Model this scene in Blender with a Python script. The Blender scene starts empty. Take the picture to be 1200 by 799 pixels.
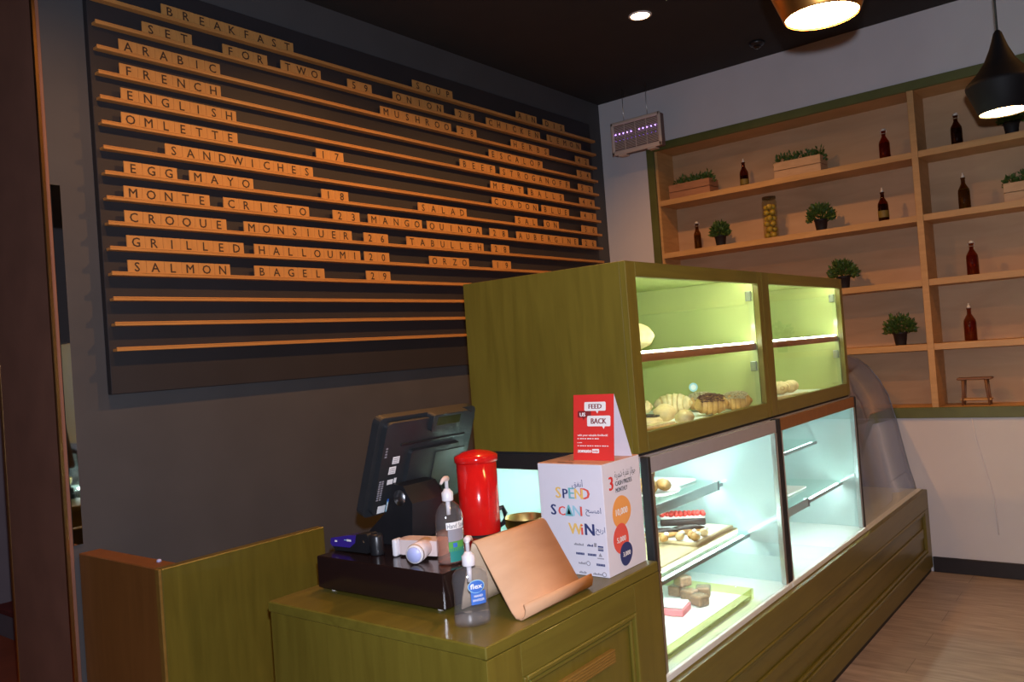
import bpy, bmesh, math, random
from math import pi, sin, cos, radians
from mathutils import Vector, Matrix
random.seed(7)
S = bpy.context.scene
COL = S.collection

# ------------------------------------------------------------------ camera
YAW, PITCH, ROLL = 0.90108, 0.016977, -0.074419
cam_data = bpy.data.cameras.new('camera')
cam_data.sensor_fit = 'HORIZONTAL'
cam_data.sensor_width = 36.0
cam_data.lens = 962.4 * 36.0 / 1200.0
cam_data.clip_start = 0.05
cam = bpy.data.objects.new('camera', cam_data)
COL.objects.link(cam)
_f = Vector((sin(YAW) * cos(PITCH), cos(YAW) * cos(PITCH), sin(PITCH)))
_r = Vector((cos(YAW), -sin(YAW), 0))
_u = _r.cross(_f)
_R = cos(ROLL) * _r + sin(ROLL) * _u
_U = -sin(ROLL) * _r + cos(ROLL) * _u
CAM = Vector((-5.6369, -3.4077, 1.55))
_m = Matrix.Identity(4)
for _i in range(3):
    _m[_i][0], _m[_i][1], _m[_i][2], _m[_i][3] = _R[_i], _U[_i], -_f[_i], CAM[_i]
cam.matrix_world = _m
S.camera = cam

# ------------------------------------------------------------------ world, exposure
world = bpy.data.worlds.new('room_dusk')
S.world = world
world.use_nodes = True
world.node_tree.nodes['Background'].inputs[0].default_value = (0.55, 0.5, 0.6, 1)
world.node_tree.nodes['Background'].inputs[1].default_value = 0.035
S.view_settings.view_transform = 'Standard'
S.view_settings.look = 'None'
S.view_settings.gamma = 1.0
S.view_settings.exposure = 0.0
S.view_settings.use_curve_mapping = False
S.cycles.use_denoising = True
S.cycles.max_bounces = 10
S.cycles.transparent_max_bounces = 24

# ------------------------------------------------------------------ lights
FLASH_W = 255.0
SPOT_W = 70.0
WARM = (1.0, 0.45, 0.12)


def add_light(name, kind, loc, power, color, direction=None, size=0.05, angle=None, blend=0.5):
    l = bpy.data.lights.new(name, kind)
    l.energy = power
    l.color = color
    if kind in ('POINT', 'SPOT'):
        l.shadow_soft_size = size
    if kind == 'SPOT':
        l.spot_size = angle
        l.spot_blend = blend
    if kind == 'AREA':
        l.size = size
    o = bpy.data.objects.new(name, l)
    COL.objects.link(o)
    o.location = loc
    if direction is not None:
        o.rotation_euler = Vector(direction).to_track_quat('-Z', 'Y').to_euler()
    return o


# the camera's own pop-up flash, a few centimetres above the lens
add_light('camera_flash', 'SPOT', CAM + _U * 0.085 + _R * 0.01, FLASH_W, (0.80, 0.85, 1.0), _f, 0.012, radians(100), 0.55)
# recessed ceiling spots (the one in frame has its fitting built below)
for _x, _y, _k in ((-1.312, -1.125, 1.0), (-2.75, -1.125, 1.25), (-4.2, -1.125, .8)):
    add_light('ceiling_spot', 'SPOT', (_x, _y, 3.47), SPOT_W * _k, WARM, (0, 0, -1), 0.03, radians(150), 0.6)
for _x, _y in ((-1.6, -4.3), (-3.6, -4.6)):  # unseen spots over the customer side, added to light the white wall
    add_light('ceiling_spot', 'SPOT', (_x, _y, 3.47), SPOT_W * 1.3, WARM, (0, 0, -1), 0.04, radians(140), 0.6)
# unseen fill light added to brighten the corridor behind the wall opening
add_light('corridor_fill', 'POINT', (-3.9, 1.5, 2.6), 9.0, (1.0, 0.55, 0.5), None, 0.1)


# ------------------------------------------------------------------ materials
def principled(name):
    m = bpy.data.materials.new(name)
    m.use_nodes = True
    return m, m.node_tree.nodes, m.node_tree.links, m.node_tree.nodes['Principled BSDF']


def plain(name, col, rough=0.5, metal=0.0, var=0.06, scale=30.0, spec=0.5, coat=0.0):
    m, n, l, b = principled(name)
    tc = n.new('ShaderNodeTexCoord')
    no = n.new('ShaderNodeTexNoise')
    no.inputs['Scale'].default_value = scale
    no.inputs['Detail'].default_value = 3
    l.new(tc.outputs['Object'], no.inputs['Vector'])
    cr = n.new('ShaderNodeValToRGB')
    cr.color_ramp.elements[0].position = 0.3
    cr.color_ramp.elements[1].position = 0.7
    cr.color_ramp.elements[0].color = tuple(c * (1 - var) for c in col[:3]) + (1,)
    cr.color_ramp.elements[1].color = tuple(min(1, c * (1 + var)) for c in col[:3]) + (1,)
    l.new(no.outputs['Fac'], cr.inputs['Fac'])
    l.new(cr.outputs['Color'], b.inputs['Base Color'])
    b.inputs['Roughness'].default_value = rough
    b.inputs['Metallic'].default_value = metal
    b.inputs['Specular IOR Level'].default_value = spec
    b.inputs['Coat Weight'].default_value = coat
    return m


def wood(name, c1, c2, stretch=(2, 14, 14), rough=0.45, scale=3.0, bump=0.02, coat=0.0):
    m, n, l, b = principled(name)
    tc = n.new('ShaderNodeTexCoord')
    mp = n.new('ShaderNodeMapping')
    mp.inputs['Scale'].default_value = stretch
    l.new(tc.outputs['Object'], mp.inputs['Vector'])
    no = n.new('ShaderNodeTexNoise')
    no.inputs['Scale'].default_value = scale
    no.inputs['Detail'].default_value = 6
    no.inputs['Distortion'].default_value = 0.6
    l.new(mp.outputs['Vector'], no.inputs['Vector'])
    big = n.new('ShaderNodeTexNoise')
    big.inputs['Scale'].default_value = 1.6
    l.new(tc.outputs['Object'], big.inputs['Vector'])
    mx = n.new('ShaderNodeMath')
    mx.operation = 'MULTIPLY_ADD'
    mx.inputs[1].default_value = 0.35
    l.new(big.outputs['Fac'], mx.inputs[0])
    sc = n.new('ShaderNodeMath')
    sc.operation = 'MULTIPLY'
    sc.inputs[1].default_value = 0.65
    l.new(no.outputs['Fac'], sc.inputs[0])
    l.new(sc.outputs[0], mx.inputs[2])
    cr = n.new('ShaderNodeValToRGB')
    cr.color_ramp.elements[0].position = 0.3
    cr.color_ramp.elements[1].position = 0.7
    cr.color_ramp.elements[0].color = tuple(c1) + (1,)
    cr.color_ramp.elements[1].color = tuple(c2) + (1,)
    l.new(mx.outputs[0], cr.inputs['Fac'])
    l.new(cr.outputs['Color'], b.inputs['Base Color'])
    bp = n.new('ShaderNodeBump')
    bp.inputs['Strength'].default_value = bump
    l.new(no.outputs['Fac'], bp.inputs['Height'])
    l.new(bp.outputs['Normal'], b.inputs['Normal'])
    b.inputs['Roughness'].default_value = rough
    b.inputs['Coat Weight'].default_value = coat
    return m


def glass(name, tint=(0.96, 0.99, 0.98), refl=1.0, rough=0.0, ior=1.45, milky=0.0, milk_col=None):
    m = bpy.data.materials.new(name)
    m.use_nodes = True
    n, l = m.node_tree.nodes, m.node_tree.links
    n.clear()
    out = n.new('ShaderNodeOutputMaterial')
    mix = n.new('ShaderNodeMixShader')
    tr = n.new('ShaderNodeBsdfTransparent')
    tr.inputs['Color'].default_value = tuple(tint) + (1,)
    gl = n.new('ShaderNodeBsdfGlossy')
    gl.inputs['Roughness'].default_value = rough
    gl.inputs['Color'].default_value = (refl, refl, refl, 1)
    fr = n.new('ShaderNodeFresnel')
    fr.inputs['IOR'].default_value = ior
    geo = n.new('ShaderNodeNewGeometry')      # reflect at the outer face only: a thin pane
    front = n.new('ShaderNodeMath')
    front.operation = 'SUBTRACT'
    front.inputs[0].default_value = 1.0
    l.new(geo.outputs['Backfacing'], front.inputs[1])
    fac = n.new('ShaderNodeMath')
    fac.operation = 'MULTIPLY'
    l.new(fr.outputs[0], fac.inputs[0])
    l.new(front.outputs[0], fac.inputs[1])
    l.new(fac.outputs[0], mix.inputs['Fac'])
    l.new(tr.outputs[0], mix.inputs[1])
    l.new(gl.outputs[0], mix.inputs[2])
    if milky > 0:
        df = n.new('ShaderNodeBsdfDiffuse')
        df.inputs['Color'].default_value = tuple(milk_col or tint) + (1,)
        mk = n.new('ShaderNodeMixShader')
        mk.inputs['Fac'].default_value = milky
        l.new(mix.outputs[0], mk.inputs[1])
        l.new(df.outputs[0], mk.inputs[2])
        l.new(mk.outputs[0], out.inputs['Surface'])
    else:
        l.new(mix.outputs[0], out.inputs['Surface'])
    return m


def emit(name, col, strength):
    m = bpy.data.materials.new(name)
    m.use_nodes = True
    n, l = m.node_tree.nodes, m.node_tree.links
    n.clear()
    out = n.new('ShaderNodeOutputMaterial')
    e = n.new('ShaderNodeEmission')
    e.inputs['Color'].default_value = tuple(col) + (1,)
    e.inputs['Strength'].default_value = strength
    l.new(e.outputs[0], out.inputs['Surface'])
    return m


def planks(name):
    m, n, l, b = principled(name)
    tc = n.new('ShaderNodeTexCoord')
    mp = n.new('ShaderNodeMapping')
    mp.inputs['Rotation'].default_value = (0, 0, radians(90))
    l.new(tc.outputs['Object'], mp.inputs['Vector'])
    br = n.new('ShaderNodeTexBrick')
    br.inputs['Scale'].default_value = 1.0
    br.inputs['Brick Width'].default_value = 1.2
    br.inputs['Row Height'].default_value = 0.19
    br.inputs['Mortar Size'].default_value = 0.0015
    br.inputs['Color1'].default_value = (0.42, 0.33, 0.275, 1)
    br.inputs['Color2'].default_value = (0.33, 0.262, 0.22, 1)
    br.inputs['Mortar'].default_value = (0.2, 0.15, 0.12, 1)
    l.new(mp.outputs['Vector'], br.inputs['Vector'])
    m2 = n.new('ShaderNodeMapping')
    m2.inputs['Scale'].default_value = (9, 1.2, 1)
    l.new(tc.outputs['Object'], m2.inputs['Vector'])
    no = n.new('ShaderNodeTexNoise')
    no.inputs['Scale'].default_value = 4
    no.inputs['Detail'].default_value = 6
    l.new(m2.outputs['Vector'], no.inputs['Vector'])
    cr = n.new('ShaderNodeValToRGB')
    cr.color_ramp.elements[0].position = 0.3
    cr.color_ramp.elements[0].color = (0.72, 0.70, 0.68, 1)
    cr.color_ramp.elements[1].position = 0.7
    cr.color_ramp.elements[1].color = (1.15, 1.13, 1.1, 1)
    l.new(no.outputs['Fac'], cr.inputs['Fac'])
    mm = n.new('ShaderNodeMix')
    mm.data_type = 'RGBA'
    mm.blend_type = 'MULTIPLY'
    mm.inputs[0].default_value = 1.0
    l.new(br.outputs['Color'], mm.inputs[6])
    l.new(cr.outputs['Color'], mm.inputs[7])
    l.new(mm.outputs[2], b.inputs['Base Color'])
    b.inputs['Roughness'].default_value = 0.42
    return m


GREEN = wood('olive_stained_wood', (0.115, 0.086, 0.010), (0.170, 0.132, 0.017), (10, 10, 1.1), 0.38, 3.0, 0.02, 0.1)
GREEN_H = wood('olive_stained_wood_lengthwise', (0.115, 0.090, 0.011), (0.165, 0.134, 0.018), (1.1, 9, 12), 0.38, 3.0, 0.02, 0.1)
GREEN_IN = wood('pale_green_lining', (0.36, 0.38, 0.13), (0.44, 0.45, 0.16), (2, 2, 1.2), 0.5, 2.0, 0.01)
FRAME_GREEN = wood('green_shelf_frame', (0.085, 0.095, 0.022), (0.13, 0.14, 0.035), (10, 2, 2), 0.5)
OAK = wood('oak_shelf_wood', (0.47, 0.255, 0.088), (0.62, 0.36, 0.145), (3, 2.2, 16), 0.5, 2.2, 0.02)
OAK_BACK = wood('oak_back_boards', (0.43, 0.255, 0.125), (0.56, 0.355, 0.195), (3, 1.3, 7), 0.55, 1.6, 0.02)
CRATE = wood('crate_pine', (0.50, 0.30, 0.15), (0.66, 0.42, 0.23), (3, 3, 18), 0.6)
CRATE_RED = wood('crate_reddish_pine', (0.34, 0.15, 0.07), (0.46, 0.22, 0.11), (3, 3, 18), 0.6)
RAIL = wood('rail_wood', (0.44, 0.195, 0.055), (0.58, 0.275, 0.08), (1.5, 20, 20), 0.45)
TILE = wood('tile_wood', (0.46, 0.215, 0.058), (0.60, 0.295, 0.085), (12, 4, 3), 0.6, 3.0)
BEECH = wood('bent_beech_ply', (0.56, 0.31, 0.165), (0.67, 0.39, 0.225), (2, 14, 5), 0.7, 2.5)
INLAY = wood('orange_inlay_wood', (0.20, 0.105, 0.018), (0.27, 0.15, 0.028), (2, 12, 12), 0.45)
BEECH_IN = wood('beech_ply_inside', (0.50, 0.36, 0.24), (0.56, 0.42, 0.29), (2, 8, 8), 0.6)
REDWOOD = wood('red_brown_shelf_wood', (0.20, 0.062, 0.022), (0.33, 0.115, 0.045), (2, 12, 12), 0.4)
BOARDWOOD = wood('cutting_board_wood', (0.50, 0.36, 0.19), (0.66, 0.51, 0.31), (2, 10, 10), 0.5)
STOOLWOOD = wood('dark_stool_wood', (0.15, 0.065, 0.03), (0.24, 0.11, 0.05), (4, 4, 4), 0.5)
BROWN = wood('brown_stained_panel', (0.19, 0.072, 0.015), (0.25, 0.098, 0.022), (8, 8, 1), 0.5)
JAMB = plain('brown_jamb_laminate', (0.24, 0.11, 0.075), 0.55, 0, 0.1, 6)
GOLD = plain('gold_trim_metal', (0.62, 0.36, 0.14), 0.28, 1.0, 0.05)
MIRROR = plain('mirror_strip', (0.75, 0.72, 0.7), 0.03, 1.0, 0.02)
WALLGREY = plain('dark_grey_wall_paint', (0.068, 0.066, 0.070), 0.75, 0, 0.07, 4)
WALLWHITE = plain('white_wall_paint', (0.62, 0.60, 0.62), 0.8, 0, 0.03, 3)
CEIL = plain('black_ceiling_paint', (0.020, 0.017, 0.016), 0.9, 0, 0.1, 5)
SKIRT = plain('black_baseboard', (0.018, 0.014, 0.016), 0.4, 0, 0.1)
FLOOR = planks('laminate_planks')
CORR = plain('corridor_floor_paint', (0.33, 0.075, 0.025), 0.5, 0, 0.1, 5)
CORRW = plain('corridor_wall_paint', (0.20, 0.16, 0.18), 0.8, 0, 0.04, 5)
TREAD = plain('red_tread_carpet', (0.15, 0.022, 0.016), 0.9, 0, 0.15, 60)
BOARD = plain('black_menu_board', (0.022, 0.020, 0.024), 0.6, 0, 0.1, 4)
INK = plain('dark_brown_ink', (0.045, 0.022, 0.012), 0.7, 0, 0.05)
ALU = plain('brushed_aluminium', (0.62, 0.63, 0.64), 0.3, 1.0, 0.04)
STEEL = plain('case_steel', (0.42, 0.43, 0.45), 0.35, 1.0, 0.04)
GREYPANEL = plain('grey_header_panel', (0.33, 0.31, 0.33), 0.5, 0.1, 0.03)
BLACK = plain('black_plastic', (0.014, 0.014, 0.016), 0.35, 0, 0.08)
BLACKMAT = plain('black_matte', (0.012, 0.011, 0.012), 0.6, 0, 0.08)
DRAWER = plain('black_enamel_drawer', (0.016, 0.008, 0.007), 0.16, 0, 0.05, 30, 0.6)
TERM = plain('charcoal_terminal_plastic', (0.022, 0.024, 0.027), 0.42, 0, 0.08)
CASEWHITE = plain('white_case_deck', (0.80, 0.84, 0.82), 0.35, 0, 0.02)
CASEBACK = plain('pale_teal_case_lining', (0.52, 0.68, 0.66), 0.35, 0, 0.03, 2)
CASEEND = plain('glossy_pale_case_end', (0.55, 0.68, 0.66), 0.12, 0, 0.03, 2, 0.9)
CASEGLASS = glass('case_glass', (0.93, 0.975, 0.965), 1.0, 0.0, 1.5)
CURVEGLASS = glass('curved_glass', (0.88, 0.91, 0.95), 1.0, 0.02, 1.7, 0.10, (0.62, 0.64, 0.80))  # milky lilac mixed in stands for reflections on the curved pane
SHELFGLASS = glass('glass_shelf', (0.86, 0.95, 0.93), 1.0, 0.02, 1.5)
CLEAR = glass('clear_plastic', (0.93, 0.93, 0.94), 1.0, 0.06, 1.6, 0.04, (0.8, 0.78, 0.8))
GEL = glass('clear_gel', (0.90, 0.92, 0.95), 0.8, 0.05, 1.45, 0.05, (0.72, 0.70, 0.78))
PEACH = glass('peach_gel', (0.92, 0.66, 0.50), 0.8, 0.05, 1.4, 0.22, (0.75, 0.47, 0.36))
WHITEP = plain('white_plastic', (0.78, 0.74, 0.76), 0.35, 0, 0.02)
PINKW = plain('pinkish_white_plastic', (0.75, 0.60, 0.57), 0.35, 0, 0.02)
PALEBLUE = plain('pale_blue_cap', (0.48, 0.52, 0.86), 0.4, 0, 0.02)
RED = plain('glossy_red_paint', (0.72, 0.012, 0.010), 0.14, 0, 0.02, 20, 0.5, 0.3)
BRASS = plain('brass_bowl_metal', (0.78, 0.56, 0.20), 0.34, 1.0, 0.06)
BRASSLAMP = plain('brass_lamp_spun_metal', (0.80, 0.40, 0.10), 0.30, 1.0, 0.03)
BLACKLAMP = plain('black_lamp_enamel', (0.005, 0.005, 0.006), 0.6, 0, 0.05, 30, 0.15)
CARD = plain('white_printed_card', (0.74, 0.72, 0.80), 0.55, 0, 0.01)
CARDTOP = plain('salmon_card', (0.66, 0.36, 0.25), 0.6, 0, 0.02)
PRED = plain('print_red', (0.72, 0.035, 0.030), 0.5, 0, 0.01)
PORANGE = plain('print_orange', (0.86, 0.37, 0.10), 0.55, 0, 0.01)
PCORAL = plain('print_coral', (0.78, 0.10, 0.075), 0.55, 0, 0.01)
PNAVY = plain('print_navy', (0.03, 0.045, 0.16), 0.55, 0, 0.01)
PBLUE = plain('print_blue', (0.05, 0.16, 0.55), 0.5, 0, 0.01)
PTEAL = plain('print_teal', (0.16, 0.48, 0.52), 0.55, 0, 0.01)
PSKY = plain('print_sky', (0.35, 0.62, 0.74), 0.55, 0, 0.01)
PYELL = plain('print_yellow', (0.85, 0.55, 0.16), 0.55, 0, 0.01)
PGREY = plain('print_grey', (0.30, 0.29, 0.33), 0.6, 0, 0.01)
PBLACK = plain('print_black', (0.03, 0.03, 0.035), 0.6, 0, 0.01)
PWHITE = plain('print_white', (0.85, 0.84, 0.84), 0.55, 0, 0.01)
PDRED = plain('print_dark_red', (0.22, 0.02, 0.025), 0.55, 0, 0.01)
PGREEN = plain('print_green', (0.09, 0.36, 0.06), 0.55, 0, 0.01)
PDTEAL = plain('print_dark_teal', (0.02, 0.24, 0.21), 0.55, 0, 0.01)
PURPLE = plain('purple_gloss_plastic', (0.045, 0.022, 0.26), 0.15, 0, 0.03, 20, 0.6)
LEAF = plain('leaf_green', (0.055, 0.105, 0.016), 0.5, 0, 0.45, 60)
SOIL = plain('potting_soil', (0.03, 0.02, 0.013), 0.9, 0, 0.3, 80)
BOTTLE_BR = glass('dark_brown_bottle_glass', (0.42, 0.19, 0.06), 1.0, 0.03, 1.5)
BOTTLE_AM = glass('amber_bottle_glass', (0.62, 0.24, 0.075), 1.0, 0.03, 1.5)
BOTTLE_OL = glass('olive_bottle_glass', (0.52, 0.36, 0.09), 1.0, 0.03, 1.5)
OIL = plain('dark_oil', (0.05, 0.022, 0.007), 0.2, 0, 0.1)
OIL_OL = plain('olive_oil', (0.14, 0.09, 0.012), 0.2, 0, 0.1)
OIL_RED = plain('red_vinegar', (0.16, 0.035, 0.010), 0.2, 0, 0.1)
PORCELAIN = plain('porcelain_stopper', (0.75, 0.70, 0.62), 0.25, 0, 0.02)
WIRE = plain('steel_wire', (0.6, 0.58, 0.55), 0.3, 1.0, 0.02)
PICKLE = plain('preserved_lemon', (0.46, 0.33, 0.05), 0.4, 0, 0.25, 25)
ZAPPER = plain('beige_zapper_plastic', (0.62, 0.50, 0.42), 0.45, 0, 0.03)
ZAPIN = plain('zapper_inside', (0.16, 0.10, 0.09), 0.6, 0, 0.05)
UV = emit('violet_uv_led', (0.42, 0.22, 1.0), 9.0)
UVDIM = emit('violet_uv_led_dim', (0.25, 0.10, 0.85), 0.9)
BULB = emit('warm_lamp_diffuser', (1.0, 0.60, 0.24), 65.0)
DLIGHT = emit('warm_downlight_lens', (1.0, 0.62, 0.30), 30.0)
LEDUP = emit('cool_white_led', (0.92, 1.0, 0.80), 40.0)
LEDDIM = emit('dim_white_led', (0.86, 1.0, 0.98), 9.0)
LEDLOW = emit('cold_white_led', (0.86, 1.0, 0.98), 58.0)
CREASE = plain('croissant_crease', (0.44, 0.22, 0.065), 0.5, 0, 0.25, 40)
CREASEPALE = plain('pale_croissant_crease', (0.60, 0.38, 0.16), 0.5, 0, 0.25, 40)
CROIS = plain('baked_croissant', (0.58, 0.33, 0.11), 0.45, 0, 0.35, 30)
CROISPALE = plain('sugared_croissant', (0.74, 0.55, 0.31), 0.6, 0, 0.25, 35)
BUN = plain('pale_bun_dough', (0.72, 0.50, 0.25), 0.55, 0, 0.22, 20)
BAKED = plain('golden_pastry', (0.52, 0.27, 0.08), 0.45, 0, 0.3, 40)
CHOC = plain('dark_chocolate', (0.035, 0.017, 0.013), 0.35, 0, 0.2, 50)
CHOCFLAKE = plain('chocolate_flakes', (0.13, 0.055, 0.035), 0.6, 0, 0.5, 120)
ALMOND = plain('sliced_almonds', (0.45, 0.37, 0.22), 0.6, 0, 0.35, 140)
BERRY = plain('red_berry_topping', (0.62, 0.035, 0.025), 0.3, 0, 0.3, 60)
CREAM = plain('white_cream', (0.84, 0.80, 0.72), 0.5, 0, 0.03)
PAPER = plain('white_greaseproof_paper', (0.82, 0.82, 0.80), 0.7, 0, 0.02)
PINKBOX = plain('pink_gift_box', (0.80, 0.24, 0.27), 0.5, 0, 0.03)
BROWNIE = plain('wrapped_brownie', (0.33, 0.19, 0.10), 0.4, 0, 0.4, 70)
ACRYL = glass('yellowish_acrylic', (0.86, 0.88, 0.62), 1.0, 0.05, 1.45)
LCD = plain('green_black_display', (0.03, 0.035, 0.008), 0.12, 0, 0.05)
CHROME = plain('chrome', (0.8, 0.8, 0.8), 0.12, 1.0, 0.02)


# ------------------------------------------------------------------ mesh builder
_textcache = {}


def text_geo(s, bold=0.0, res=2):
    if bold > .02 or (bold and any(ch in 'MQW' for ch in s)):      # these glyphs break when their outline is offset: thicken by repeats
        v0, f0 = text_geo(s, 0.0, res)
        v, f = [], []
        for dx, dz in ((-bold * 1.1, 0.0), (bold * 1.1, 0.006), (0.0, 0.003)):
            b = len(v)
            v += [(p[0] + dx, p[1], p[2] + dz) for p in v0]
            f += [tuple(q + b for q in g) for g in f0]
        return v, f
    k = (s, bold, res)
    if k not in _textcache:
        cu = bpy.data.curves.new('lettering', 'FONT')
        cu.body = s
        cu.size = 1.0
        cu.resolution_u = res
        cu.offset = bold
        o = bpy.data.objects.new('lettering', cu)
        me = o.to_mesh()
        v = [tuple(p.co) for p in me.vertices]
        f = [tuple(p.vertices) for p in me.polygons]
        o.to_mesh_clear()
        bpy.data.objects.remove(o)
        bpy.data.curves.remove(cu)
        _textcache[k] = (v, f)
    return _textcache[k]


class MB:
    def __init__(self, M=None):
        self.v, self.f, self.mi, self.sm, self.mats = [], [], [], [], []
        self.M = M

    def _m(self, mat):
        if mat not in self.mats:
            self.mats.append(mat)
        return self.mats.index(mat)

    def add(self, vs, fs, mat, smooth=False, M=None):
        b = len(self.v)
        for p in vs:
            p = Vector(p)
            if M is not None:
                p = M @ p
            if self.M is not None:
                p = self.M @ p
            self.v.append(p)
        i = self._m(mat)
        for f in fs:
            self.f.append([q + b for q in f])
            self.mi.append(i)
            self.sm.append(smooth)
        return self

    def box(self, x0, x1, y0, y1, z0, z1, mat, bev=0.0, M=None, seg=1):
        bm = bmesh.new()
        bmesh.ops.create_cube(bm, size=1.0)
        for v in bm.verts:
            v.co = Vector(((x0 + x1) / 2 + v.co.x * (x1 - x0), (y0 + y1) / 2 + v.co.y * (y1 - y0), (z0 + z1) / 2 + v.co.z * (z1 - z0)))
        if bev > 0:
            bmesh.ops.bevel(bm, geom=bm.edges[:], offset=bev, segments=seg, affect='EDGES', profile=0.5)
        bm.verts.ensure_lookup_table()
        bm.verts.index_update()
        self.add([v.co[:] for v in bm.verts], [[v.index for v in f.verts] for f in bm.faces], mat, seg > 1, M)
        bm.free()
        return self

    def lathe(self, prof, mat, n=24, c=(0, 0, 0), M=None, sx=1.0, sy=1.0, smooth=True, cap=True):
        vs, fs = [], []
        for r, z in prof:
            for k in range(n):
                a = 2 * pi * k / n
                vs.append((c[0] + r * sx * cos(a), c[1] + r * sy * sin(a), c[2] + z))
        for i in range(len(prof) - 1):
            for k in range(n):
                k2 = (k + 1) % n
                fs.append([i * n + k, i * n + k2, (i + 1) * n + k2, (i + 1) * n + k])
        if cap:
            if prof[0][0] > 1e-6:
                fs.append(list(range(n))[::-1])
            if prof[-1][0] > 1e-6:
                fs.append([(len(prof) - 1) * n + k for k in range(n)])
        return self.add(vs, fs, mat, smooth, M)

    def tube(self, pts, r, mat, n=8, M=None):
        pts = [Vector(p) for p in pts]
        vs, fs = [], []
        for i, p in enumerate(pts):
            d = (pts[min(i + 1, len(pts) - 1)] - pts[max(i - 1, 0)]).normalized()
            a = d.cross(Vector((0, 0, 1)) if abs(d.z) < 0.9 else Vector((1, 0, 0))).normalized()
            b = d.cross(a)
            rr = r[i] if isinstance(r, (list, tuple)) else r
            for k in range(n):
                t = 2 * pi * k / n
                vs.append(p + a * rr * cos(t) + b * rr * sin(t))
        for i in range(len(pts) - 1):
            for k in range(n):
                k2 = (k + 1) % n
                fs.append([i * n + k, i * n + k2, (i + 1) * n + k2, (i + 1) * n + k])
        fs.append(list(range(n))[::-1])
        fs.append([(len(pts) - 1) * n + k for k in range(n)])
        return self.add(vs, fs, mat, True, M)

    def prism(self, poly, h0, h1, mat, M=None, smooth=False):
        """poly in xy, extruded h0..h1 in z, then M"""
        n = len(poly)
        vs = [(p[0], p[1], h0) for p in poly] + [(p[0], p[1], h1) for p in poly]
        fs = [list(range(n))[::-1], [n + k for k in range(n)]]
        for k in range(n):
            fs.append([k, (k + 1) % n, n + (k + 1) % n, n + k])
        return self.add(vs, fs, mat, smooth, M)

    def ball(self, c, r, mat, nu=16, nv=10, M=None, fn=None):
        if not isinstance(r, (tuple, list)):
            r = (r, r, r)
        vs, fs = [], []
        for j in range(nv + 1):
            ph = -pi / 2 + pi * j / nv
            for k in range(nu):
                t = 2 * pi * k / nu
                d = Vector((cos(ph) * cos(t), cos(ph) * sin(t), sin(ph)))
                s = fn(d) if fn else 1.0
                vs.append((c[0] + r[0] * d.x * s, c[1] + r[1] * d.y * s, c[2] + r[2] * d.z * s))
        for j in range(nv):
            for k in range(nu):
                k2 = (k + 1) % nu
                fs.append([j * nu + k, j * nu + k2, (j + 1) * nu + k2, (j + 1) * nu + k])
        return self.add(vs, fs, mat, True, M)

    def text(self, s, size, mat, M, align='C', bold=0.0, width=None, bend=None):
        v, f = text_geo(s, bold)
        if not v:
            return self
        x0 = min(p[0] for p in v)
        x1 = max(p[0] for p in v)
        sx = size if width is None else width / (x1 - x0)
        off = {'C': (x0 + x1) / 2, 'L': x0, 'R': x1}[align]
        vs = [((p[0] - off) * sx, p[1] * size, p[2] * size) for p in v]
        if bend:
            vs = [bend(p) for p in vs]
        return self.add(vs, f, mat, False, M)

    def sheet(self, grid, mat, th, smooth=True, M=None):
        """grid [i][j] of points, thickened along its normals"""
        ni, nj = len(grid), len(grid[0])
        G = [[Vector(p) for p in row] for row in grid]
        N = [[None] * nj for _ in range(ni)]
        for i in range(ni):
            for j in range(nj):
                a = G[min(i + 1, ni - 1)][j] - G[max(i - 1, 0)][j]
                b = G[i][min(j + 1, nj - 1)] - G[i][max(j - 1, 0)]
                N[i][j] = a.cross(b).normalized()
        vs = [G[i][j] + N[i][j] * th / 2 for i in range(ni) for j in range(nj)]
        vs += [G[i][j] - N[i][j] * th / 2 for i in range(ni) for j in range(nj)]
        o = ni * nj
        fs = []
        for i in range(ni - 1):
            for j in range(nj - 1):
                a, b, c, d = i * nj + j, i * nj + j + 1, (i + 1) * nj + j + 1, (i + 1) * nj + j
                fs.append([d, c, b, a])
                fs.append([o + a, o + b, o + c, o + d])
        for i in range(ni - 1):
            for j in (0, nj - 1):
                a, d = i * nj + j, (i + 1) * nj + j
                fs.append([a, d, o + d, o + a] if j else [d, a, o + a, o + d])
        for j in range(nj - 1):
            for i in (0, ni - 1):
                a, b = i * nj + j, i * nj + j + 1
                fs.append([b, a, o + a, o + b] if i else [a, b, o + b, o + a])
        return self.add(vs, fs, mat, smooth, M)

    def build(self, name, parent=None, loc=None):
        """vertices are in the frame of the root thing (or of loc when the thing is one mesh)"""
        me = bpy.data.meshes.new(name)
        me.from_pydata([v[:] for v in self.v], [], self.f)
        for m in self.mats:
            me.materials.append(m)
        me.polygons.foreach_set('material_index', self.mi)
        me.polygons.foreach_set('use_smooth', self.sm)
        me.update()
        o = bpy.data.objects.new(name, me)
        COL.objects.link(o)
        if parent is not None:
            o.parent = parent
        if loc is not None:
            o.location = loc
        return o


def W(root):
    """builder whose input is in world coordinates, for parts of an unrotated root"""
    return MB(Matrix.Translation(-Vector(root.location)))


def tag(o, label, cat, group=None, kind=None):
    o['label'] = label
    o['category'] = cat
    if group:
        o['group'] = group
    if kind:
        o['kind'] = kind
    return o


def thing(name, label, cat, loc, group=None, rz=0.0):
    o = bpy.data.objects.new(name, None)
    o.empty_display_size = 0.05
    COL.objects.link(o)
    o.location = loc
    o.rotation_euler = (0, 0, rz)
    return tag(o, label, cat, group)


def solid(name, label, cat, mb, loc, group=None, rz=0.0):
    o = mb.build(name, None, loc)
    o.rotation_euler = (0, 0, rz)
    return tag(o, label, cat, group)


def struct(name, mb):
    o = mb.build(name)
    o['kind'] = 'structure'
    return o


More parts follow.
